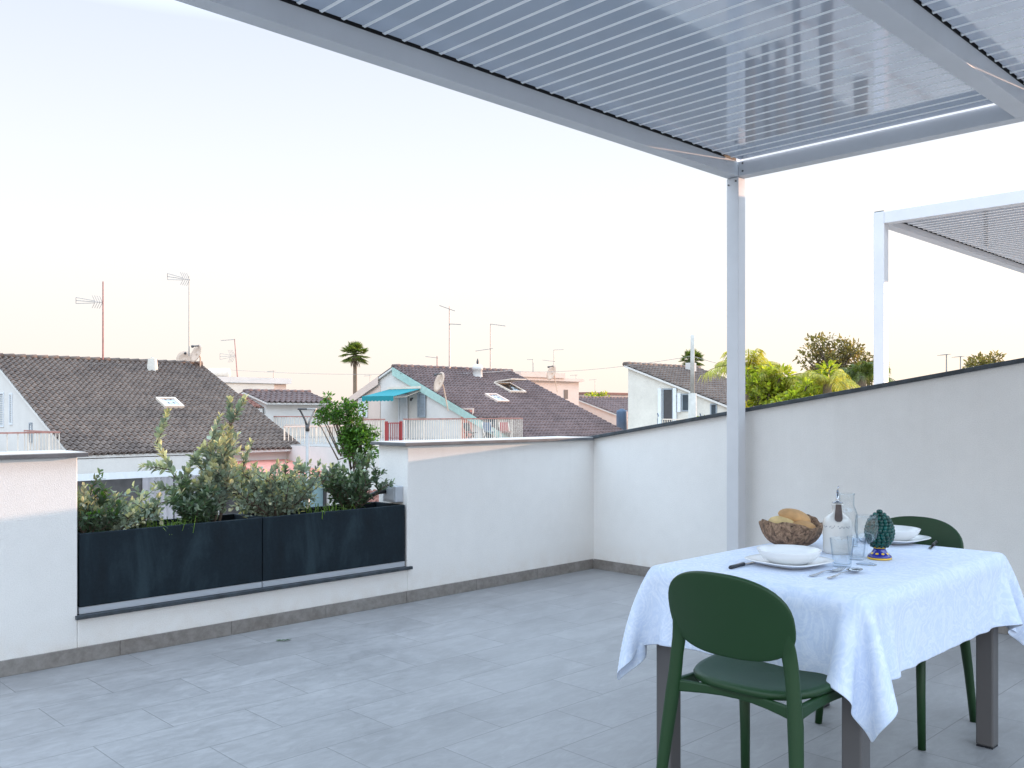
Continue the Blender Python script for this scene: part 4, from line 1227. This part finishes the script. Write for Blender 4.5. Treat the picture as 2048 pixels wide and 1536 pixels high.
for k, (x_, lbl) in enumerate(((-2.2, 'terracotta pot with a green plant on the right terrace, left of its twin'), (-1.45, 'terracotta pot with an orange plant on the right terrace'))):
    t = thing('flower_pot', lbl, 'pot', hp(h3, x_, -5.55, .05))
    MB().lathe([(.16, 0), (.2, .02), (.27, .62), (.29, .66), (.27, .70), (.02, .66)], 14).build('pot', M['plant_pot'], t, smooth=True)
    mb = MB()
    for i in range(90): leaf(mb, Vector((random.gauss(0, .14), random.gauss(0, .14), .72 + abs(random.gauss(0, .14)))), rv(), rv(), .16, .09)
    mb.build('plant', M['leaf_bright'] if k == 0 else M['leaf_olive'], t, fix=False)
MB().box(-2, .08, 2.9, 3.8, GROUND, -.2).build('side_yard', M['stucco_old'], h3)
bt = thing('water_butt', 'blue plastic water tank beside the white mono pitch house', 'tank', at(1244, 846, 47) + Vector((0, 0, -.45)))
MB().lathe([(.26, 0), (.29, .06), (.29, 1.0), (.26, 1.1), (.12, 1.14), (.11, 1.18), (.02, 1.18)], 20).build('tank_body', M['blue_plastic'], bt, smooth=True)

# --- buildings farther back
def flat_building(label, px_right, d, y_top, L, W, wallm, roofm, slab=.32, ovh=.25):
    p = at(px_right, y_top, d)
    t = thing('flat_roof_building', label, 'building', (p.x, p.y, 0), THETA)
    MB().box(-L, -ovh, ovh, W, GROUND, p.z - slab).build('wall', wallm, t)
    MB().box(-L - ovh, 0, 0, W + ovh, p.z - slab + .001, p.z).build('roof_slab', roofm, t)
    return t, p
f1, fp = flat_building('white flat roofed building behind the left tiled roof', 583, 60, 757, 6.2, 6, M['stucco_pink'], M['stucco_house'], .36)
MB().box(-6.0, -1.2, .1, .24, fp.z - 1.1, fp.z - .37).build('wall_panel', M['stucco_old'], f1)
wt = thing('water_tank', 'white horizontal water tank on the flat roof behind the left house', 'tank', at(440, 756, 61))
MB().tube([(-.75, 0, .35), (-.7, 0, .35), (.6, 0, .35), (.68, 0, .35)], [.22, .30, .30, .2], 14).build('tank_body', M['rail_white'], wt, smooth=True)
MB().box(-.5, .45, -.2, .2, 0, .08).build('cradle', M['mast'], wt)
h5 = house('low cream house with two small brown roofs behind the street lamp', at(487, 823, 47), 3.9, 2.3, 2.3, 2.30, .24, M['stucco_house'], M['roof_plum'], detail=False)
MB().box(-1.9, .02, -1.9, 2, GROUND, 1.45).build('side_wing', M['stucco_house'], h5)
tiles(2.0, 2.0, 2.15, .33, .24, .4).build('side_roof', M['roof_red'], h5).location = (-1.95, .1, 0)
ac = MB().box(-1.05, -.35, -2.15, -1.91, .62, 1.2).build('air_conditioner', M['shutter'], h5, bevel=.03)
MB().lathe([(.2, 0), (.2, .02), (.02, .02)], 16).build('fan_grille', M['frame_dark'], ac).matrix_local = Matrix.Translation((-.7, -2.152, .91)) @ Matrix.Rotation(R(90), 4, 'X')
f2, fp2 = flat_building('cream flat roofed building with one small window behind the central roof', 1168, 62, 758, 6.0, 5, M['stucco_pink'], M['stucco_pink'], .2)
MB().box(-6.1, -2.0, -.1, 5, fp2.z + .001, fp2.z + .32).build('upper_room', M['stucco_pink'], f2)
MB().box(-1.75, -1.35, .235, .26, fp2.z - 1.35, fp2.z - .75).build('window', M['frame_dark'], f2)
h6 = house('distant brown roof with two tiny skylights between the central and right houses', at(1150, 823, 66), 7.5, 6.0, 5, 2.25, .30, M['stucco_pink'], M['roof_plum'], detail=False)
skylight(h6, 2.6, 3.2, .8, .7, 2.25, .30); skylight(h6, 4.6, 3.2, .8, .7, 2.25, .30)
for (px, d, yt, L, W, wm, lbl) in ((662, 84, 795, 5, 5, 'stucco_pink', 'small distant pink building above the lemon tree'), (626, 100, 801, 7, 6, 'stucco_old', 'faint distant building just right of the low cream house'),
                              (1262, 130, 786, 9, 8, 'stucco_pink', 'distant pink block near the horizon left of the white house'),
                              (1215, 150, 792, 10, 8, 'stucco_house', 'distant pale block near the horizon above the hedge')):
    f, q = flat_building(lbl, px, d, yt, L, W, M[wm], M['roof_red'], .3)
    for k in range(3): MB().box(-L + .8 + k * 1.5, -L + 1.6 + k * 1.5, .22, .26, q.z - 1.9, q.z - .9).build('window', M['pane'], f)

# ------------------------------------------------------------------ lamp, pole, wires
lp = onz(615, 1190, 0); D = 22
base = at(615, 823, D); base.z = GROUND
sl_ = thing('street_lamp', 'grey street lamp with two forked arms in front of the annex', 'street lamp', base, 0)
topz = at(0, 858, D).z - GROUND
MB().tube([(0, 0, 0), (0, 0, topz * .5), (0, 0, topz)], [.065, .05, .042], 12).build('pole', M['lamp_metal'], sl_, smooth=True)
MB().tube([(0, 0, topz - .05), (0, 0, topz + .10)], [.05, .055], 12).build('collar', M['frame_dark'], sl_, smooth=True)
for s_, m_ in ((-1, M['frame_dark']), (1, M['lamp_metal'])):
    arm = MB().tube([(s_ * .02, 0, topz + .08), (s_ * .05, 0, topz + .2), (s_ * .12, 0, topz + .34), (s_ * .19, 0, topz + .46)], [.03, .026, .022, .02], 8).build('arm', m_, sl_, smooth=True)
    MB().box(min(s_ * .22, -s_ * -.0), max(s_ * .22, s_ * .0), -.09, .09, topz + .455, topz + .50).build('lamp_head', m_, arm, bevel=.012)

pp = at(1385, 823, 30); pp.z = GROUND
up = thing('utility_pole', 'pale concrete utility pole in front of the right house', 'pole', pp)
ztop = at(0, 670, 30).z - GROUND
MB().tube([(0, 0, 0), (0, 0, ztop - 1.9)], [.17, .135], 14).build('pole_shaft', M['concrete'], up, smooth=True)
MB().tube([(0, 0, ztop - 1.899), (0, 0, ztop)], [.075, .065], 12).build('pole_top', M['concrete'], up, smooth=True)
MB().box(-.10, .10, -.17, -.13, ztop - 3.55, ztop - 3.45).build('clamp', M['frame_dark'], up)

def wire(label, p, q, sag, r=.008):
    mid = []
    for i in range(17):
        f = i / 16; v = p.lerp(q, f); v = v - Vector((0, 0, sag * 4 * f * (1 - f))); mid.append(v - p)
    o = MB().tube(mid, r, 5, cap=False).build('overhead_wire', M['mast']); o.location = p
    return tag(o, label, 'wire')
wire('thin overhead wire from the flat roof towards the mint gable', at(420, 737, 62), at(800, 748, 60), .15, .012)
wire('thin overhead wire rising to the concrete pole', at(1010, 741, 52), at(1385, 712, 30), .25, .008)
wire('thin overhead wire from the concrete pole to the right', at(1385, 712, 30), at(1700, 744, 30), .3, .008)
wire('pale cable along the ridge of the left roof', at(-30, 717, 36), at(402, 737, 42), .0, .022)
wire('pale cable along the ridge of the central roof', at(800, 746, 45.3), at(1022, 741, 50.8), .1, .02)

# ------------------------------------------------------------------ aerials and dishes
def log_periodic(mb, tip, root, spread=.45, n=6):
    """boom with a forked reflector and a loop"""
    tip, root = Vector(tip), Vector(root); d = (root - tip)
    mb.tube([tip, root], .014, 5)
    up_ = Vector((0, 0, 1)); L_ = d.length
    # loop
    mb.tube([tip + up_ * spread * .30, root - d * .30 + up_ * spread * .10], .012, 5); mb.tube([tip - up_ * spread * .30, root - d * .30 - up_ * spread * .10], .012, 5)
    mb.tube([tip - up_ * spread * .30, tip + up_ * spread * .30], .014, 5)
    for k in range(4):
        q = root - d * (.02 + .09 * k)
        bk = -d.normalized() * spread * .55
        for sg in (1, -1): mb.tube([q, q + bk * .55 + up_ * sg * spread * .62], .010, 4)
def yagi(mb, tip, root, n=9, half=.28):
    tip, root = Vector(tip), Vector(root); d = root - tip; side = Vector((0, 0, 1)).cross(d).normalized()
    mb.tube([tip, root], .016, 5)
    for k in range(n):
        q = tip + d * (k + .3) / n; mb.tube([q - side * half, q + side * half], .008, 4)
def antenna(label, d, px, y0, y1, heads, mat, r=.025, lean=0):
    b = at(px, y1, d); top = at(px + lean, y0, d)
    t = thing('tv_antenna', label, 'antenna', b)
    MB().tube([(0, 0, 0), top - b], [r, r * .7], 7).build('mast', mat, t)
    for (kind, x_tip, y_tip, x_rt, y_rt) in heads:
        mb = MB(); tip, rt = at(x_tip, y_tip, d) - b, at(x_rt, y_rt, d) - b
        if kind == 'log': log_periodic(mb, tip, rt, .42 * d / 38)
        else: yagi(mb, tip, rt, 9, .25)
        mb.build('aerial', M['mast'], t)
    return t
antenna('rusty antenna mast with a forked aerial on the left ridge', 38, 206, 563, 719, [('log', 152, 601, 206, 605)], M['mast_red'], .035)
antenna('tall thin antenna mast near the two dishes on the left ridge', 42, 378, 552, 712, [('log', 335, 553, 380, 560)], M['mast'], .025)
antenna('leaning mast with two aerials on the white flat roof', 60, 475, 678, 757, [('yagi', 442, 681, 470, 679), ('log', 440, 713, 471, 712)], M['mast_red'], .035, -6)
antenna('tall mast with two crossed aerials on the central ridge', 48, 899, 613, 736, [('yagi', 879, 611, 910, 622), ('yagi', 922, 649, 900, 648)], M['mast'], .04)
antenna('tall mast with long horizontal aerials right of centre on the ridge', 50, 981, 648, 738, [('yagi', 1011, 652, 981, 648), ('yagi', 951, 702, 986, 697)], M['mast'], .035)
antenna('short faint antenna at the left end of the central ridge', 56, 874, 712, 735, [('yagi', 851, 713, 876, 716)], M['mast_red'], .03)
antenna('thin antenna left of the dish on the cream flat roof', 62, 1066, 718, 757, [('yagi', 1054, 719, 1066, 719)], M['mast'], .035)
antenna('antenna with two aerials right behind the cream flat roof dish', 64, 1108, 700, 757, [('yagi', 1127, 699, 1107, 700), ('yagi', 1085, 720, 1110, 723)], M['mast'], .035)
for px, y0, y1, d, lbl in ((1190, 758, 800, 90, 'tiny distant antenna above the hedge'), (1152, 749, 772, 90, 'tiny distant antenna beside the cream flat roof'), (1893, 708, 760, 30, 'thin pole seen above the side parapet'), (1921, 712, 760, 34, 'thin mast beside the far right treetop'), (547, 741, 757, 62, 'stubby antenna at the right of the white flat roof'), (740, 750, 785, 80, 'tiny antenna behind the left slope of the central house')):
    antenna(lbl, d, px, y0, y1, [('yagi', px - 12, y0 + 2, px + 3, y0 + 1)], M['mast'], .028)

def dish(label, px, py, d, r, nrm, mast_to=None):
    c = at(px, py, d); nrm = Vector(nrm).normalized()
    t = thing('satellite_dish', label, 'satellite dish', c)
    mb = MB(); prof = [(.001, .0), (.35, .018), (.7, .075), (1.0, .16)]
    n = 28; vs = []; fs = []
    s1 = nrm.cross(Vector((0, 0, 1))).normalized(); s2 = s1.cross(nrm)
    for q, h in prof:
        for k in range(n):
            a = 2*PI*k/n; vs.append((s1 * math.cos(a) * q * .92 + s2 * math.sin(a) * q) * r + nrm * h * r)
    for i in range(3):
        for k in range(n): fs.append((i*n+k, i*n+(k+1)%n, (i+1)*n+(k+1)%n, (i+1)*n+k))
    mb.add(vs, fs); o = mb.build('reflector', M['dish'], t, smooth=True); md = o.modifiers.new('thickness', 'SOLIDIFY'); md.thickness = .02
    MB().tube([-s2 * -1 * r * .9, -s2 * -1 * r * .55 + nrm * r * .75], .03, 6).build('feed_arm', M['frame_dark'], t)
    MB().tube([-s2 * -1 * r * .55 + nrm * r * .7, -s2 * -1 * r * .45 + nrm * r * .85], .06, 8).build('feed_horn', M['frame_dark'], t)
    bt_ = at(*mast_to, d) - c if mast_to else Vector((0, 0, -r * 1.4))
    MB().tube([-nrm * .06, -nrm * .15 + Vector((0, 0, -.1)), Vector((-nrm.x*.15, -nrm.y*.15, 0)) + bt_], .035, 7).build('mast', M['dish'], t)
dish('tilted pale satellite dish at the right end of the left ridge', 395, 708, 42, .45, (-.62, -.70, .35))
dish('half hidden satellite dish left of the tilted one', 370, 720, 43, .42, (.35, -.85, .3))
dish('tan satellite dish bracketed to the mint gable edge', 881, 765, 42, .48, (-.80, -.50, .30), (891, 822))
dish('tan satellite dish on a mast at the cream flat roof', 1105, 746, 58, .52, (-.80, -.50, .30), (1111, 785))

# ------------------------------------------------------------------ trees
def crown_leaves(mb, blobs, n, l, wd):
    for k in range(n):
        c, r = random.choices(blobs, [b[1] ** 2 for b in blobs])[0]
        v = rv(); f = random.random() ** .35
        p = Vector(c) + Vector((v.x, v.y, v.z * .8)) * r * f
        leaf(mb, p, (v + rv() * .8).normalized(), (Vector((0, 0, 1)) + rv() * .9), l * random.uniform(.6, 1.3), wd * random.uniform(.7, 1.2))
def tree(name, label, d, px, y_base, y_top, width_px, mat, n, leaf_l, blobs_n=16, sparse=1.0, cat='tree', extra=()):
    b = at(px, HY, d); b.z = GROUND
    top = at(px, y_top, d).z - GROUND; low = at(px, y_base, d).z - GROUND; wr = width_px / F * d / 2
    t = thing(name, label, cat, b)
    tr = MB()
    tr.tube([(0, 0, 0), (.05, 0, low * .6), (0, .05, low + (top - low) * .25)], [max(.08, wr * .09), max(.06, wr * .07), .05], 8, cap=False)
    blobs = []
    for k in range(blobs_n):
        v = rv(); rr = random.random() ** .5
        zc = low + (top - low) * (.5 + .42 * v.z * rr)
        wz = math.sqrt(max(.08, 1 - ((zc - (low + top) / 2) / ((top - low) / 2)) ** 2))
        c = (v.x * wr * .8 * wz * rr / max(.3, math.hypot(v.x, v.y)) * 1.0, v.y * wr * .8 * wz * rr / max(.3, math.hypot(v.x, v.y)), zc)
        blobs.append((c, random.uniform(.16, .34) * wr * sparse + .12))
        tr.tube([(0, .03, low + (top - low) * .1), Vector(c) * .55 + Vector((0, 0, (low + (top - low) * .15) * .45)), c], [.05, .03, .012], 5, cap=False)
    for (xp, yp, rp) in extra:
        q = at(xp, yp, d) - b; blobs.append((tuple(q), rp / F * d)); tr.tube([(0, .03, low + (top - low) * .1), q * .5 + Vector((0, 0, q.z * .2)), q], [.05, .03, .012], 5, cap=False)
    tr.build('trunk', M['bark'], t, smooth=True)
    cr = MB(); crown_leaves(cr, blobs, n, leaf_l, leaf_l * .5)
    cr.build('crown', mat, t, fix=False)
    return t
tree('lemon_tree', 'bushy bright green lemon tree left of the central terrace', 30.5, 716, 915, 835, 66, M['leaf_lemon'], 3900, .135, 16, .7, extra=[(636, 842, 8), (752, 862, 7), (690, 806, 9), (668, 812, 8), (656, 794, 9), (652, 808, 9), (700, 872, 22), (722, 888, 22), (692, 892, 18), (744, 880, 13), (706, 908, 20), (738, 906, 18), (690, 870, 12), (648, 832, 14), (664, 825, 18), (684, 822, 19), (700, 815, 16), (715, 822, 16), (676, 836, 16), (706, 850, 24), (724, 868, 20), (738, 858, 8), (640, 826, 9), (728, 812, 7)])
tree('garden_tree', 'tall loose olive brown tree behind the tropical plants', 26, 1668, 790, 664, 165, M['leaf_olive'], 2500, .115, 30, .44, extra=[(1658, 682, 18), (1688, 686, 18), (1632, 704, 14), (1712, 700, 14), (1676, 700, 22), (1650, 716, 18)])
tree('garden_tree', 'sparse olive tree beside the second pergola post', 27, 1738, 770, 700, 70, M['leaf_olive'], 900, .12, 14, .6)
tree('garden_tree', 'treetop peeking over the parapet at the far right', 30, 1970, 765, 706, 75, M['leaf_olive'], 800, .14, 12, .8)
tree('garden_shrub', 'bright yellow green bush next to the main pergola post', 20, 1530, 850, 730, 120, M['leaf_bright'], 1500, .15, 18, .62, 'shrub')
tree('garden_shrub', 'bright yellow green bush in the middle below the olive tree', 19, 1645, 830, 724, 120, M['leaf_bright'], 1500, .16, 18, .62, 'shrub')
tree('garden_shrub', 'low bright bush between the two yellow green bushes', 18, 1592, 850, 758, 90, M['leaf_bright'], 900, .14, 12, .62, 'shrub')
tree('garden_hedge', 'distant sunlit hedge beside the cream flat roof', 85, 1188, 830, 782, 60, M['leaf_bright'], 900, .35, 16, 1, 'hedge')
tree('garden_tree', 'dark green bush low behind the left pillar and planter', 20, 150, 1080, 948, 70, M['leaf_lemon'], 900, .12, 10, .8, 'shrub')

def palm(label, d, px, y_crown, y_ground, rad_px, n, mat, fan=True, trunk_r=.16, droop=.5, lean=0):
    b = at(px, HY, d); b.z = GROUND if y_ground is None else at(px, y_ground, d).z
    c = at(px, y_crown, d) - b; L_ = rad_px / F * d
    t = thing('palm_tree', label, 'palm', b)
    seg = 14
    MB().tube([Vector((lean * math.sin(i / seg * 1.5) , 0, c.z * i / seg)) for i in range(seg + 1)], [trunk_r * (1.15 - .3 * i / seg) * (1 + .06 * (i % 2)) for i in range(seg + 1)], 9).build('trunk', M['palm_bark'], t, smooth=True)
    c = Vector((lean * math.sin(1.5), 0, c.z))
    mb = MB(); sk = MB()
    for k in range(n):
        a = 2 * PI * k * .382 + random.uniform(-.2, .2); el = random.uniform(-.55, 1.35) if fan else random.uniform(.15, 1.25)
        dr = Vector((math.cos(a) * math.cos(el), math.sin(a) * math.cos(el), math.sin(el)))
        ln = L_ * random.uniform(.75, 1.05)
        side = dr.cross(Vector((0, 0, 1))).normalized(); up_ = side.cross(dr)
        if fan:
            hub = c + dr * ln * .50
            mb.tube([c, hub], .02 * L_, 4, cap=False)
            for j in range(13):
                f = (j - 6) / 6.0; fd = (dr * math.cos(f * 1.25) + side * math.sin(f * 1.25)).normalized()
                tip = hub + fd * ln * .52 - Vector((0, 0, ln * .16 * droop * (1 + abs(f))))
                w_ = up_ * 0 + (side * math.cos(f) - dr * math.sin(f)) * .035 * ln
                mid = hub.lerp(tip, .5) + Vector((0, 0, .03 * ln))
                mb.add([hub, mid + w_, tip, mid - w_], [(0, 1, 2, 3)])
        else:
            pts = []
            for i in range(9):
                f = i / 8; pts.append(c + dr * ln * f - Vector((0, 0, ln * droop * f * f)))
            mb.tube(pts, [.016 * ln * (1 - .8 * i / 8) for i in range(9)], 4, cap=False)
            for i in range(34):
                f = .15 + .85 * i / 33; q = pts[min(7, int(f * 8))].lerp(pts[min(8, int(f * 8) + 1)], f * 8 % 1 if f < 1 else 1)
                tg = (pts[min(8, int(f * 8) + 1)] - pts[min(7, int(f * 8))]).normalized()
                for sg in (-1, 1):
                    ld = (side * sg * .8 + tg * .5 - Vector((0, 0, random.uniform(.3, 1.0)))).normalized()
                    ll = ln * .26 * (1 - .55 * abs(f - .45)) * random.uniform(.85, 1.1); wv = tg * .011 * ln
                    tip = q + ld * ll - Vector((0, 0, ll * random.uniform(.1, .5)))
                    mb.add([q - wv * .6, q + ld * ll * .5 - wv, tip, q + ld * ll * .5 + wv], [(0, 1, 2, 3)])
    mb.build('crown', mat, t, fix=False)
    if fan:
        for k in range(46):
            a = random.random() * 6.28; r_ = trunk_r * random.uniform(1.0, 1.9); z_ = c.z - random.uniform(.1, .9) * L_ * .55
            p_ = Vector((c.x + math.cos(a) * r_, math.sin(a) * r_, z_)); leaf(sk, p_, Vector((math.cos(a) * .25, math.sin(a) * .25, -1)), Vector((math.cos(a), math.sin(a), 0)), L_ * .32, L_ * .07)
        sk.build('dead_fronds', M['palm_bark'], t, fix=False)
    return t
palm('tall fan palm standing alone behind the central house', 88, 710, 710, None, 33, 60, M['frond'], True, .20)
palm('fan palm crown behind the concrete pole', 70, 1383, 722, None, 30, 50, M['frond'], True, .2)
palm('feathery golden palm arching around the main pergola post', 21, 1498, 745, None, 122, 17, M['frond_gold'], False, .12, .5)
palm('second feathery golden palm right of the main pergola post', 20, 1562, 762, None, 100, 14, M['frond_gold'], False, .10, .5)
palm('dark green palm beside the second pergola post', 22, 1722, 752, None, 84, 22, M['frond'], False, .14, .55)
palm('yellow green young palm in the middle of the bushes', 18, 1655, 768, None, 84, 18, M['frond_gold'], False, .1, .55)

# white picket fence across the street, seen between the shrubs
pf = onz(460, 1024, -2.2)
t = thing('picket_fence', 'white picket fence seen behind the planter shrubs', 'fence', hp(h1, -1.5, -11.2, GROUND), THETA)
mb = MB()
for k in range(70):
    x_ = k * .16; mb.prism([(x_, .05), (x_ + .10, .05), (x_ + .10, .80), (x_ + .05, .88), (x_, .80)], 'y', -.012, .012)
mb.box(-.05, 11.2, .013, .045, .25, .32); mb.box(-.05, 11.2, .013, .045, .62, .69)
mb.build('pickets', M['rail_white'], t)
# red tiled porch seen left of the pillar under the central house
rp_ = thing('tiled_porch', 'small red tiled porch roof just left of the parapet pillar', 'porch', at(770, 823, 30) , THETA)
tiles(2.6, 1.6, 0, .3, .22, .34).build('roof', M['roof_red'], rp_).location = (-1.1, .4, -1.32)
rp_.location.z = 0
for x_ in (-.98, 1.2): MB().box(x_, x_ + .08, -1.1, -1.02, GROUND, -1.8).build('post', M['salmon'], rp_)
MB().box(-.9, 1.2, -1.06, -1.0, GROUND, -2.1).build('striped_blind', M['mint'], rp_)
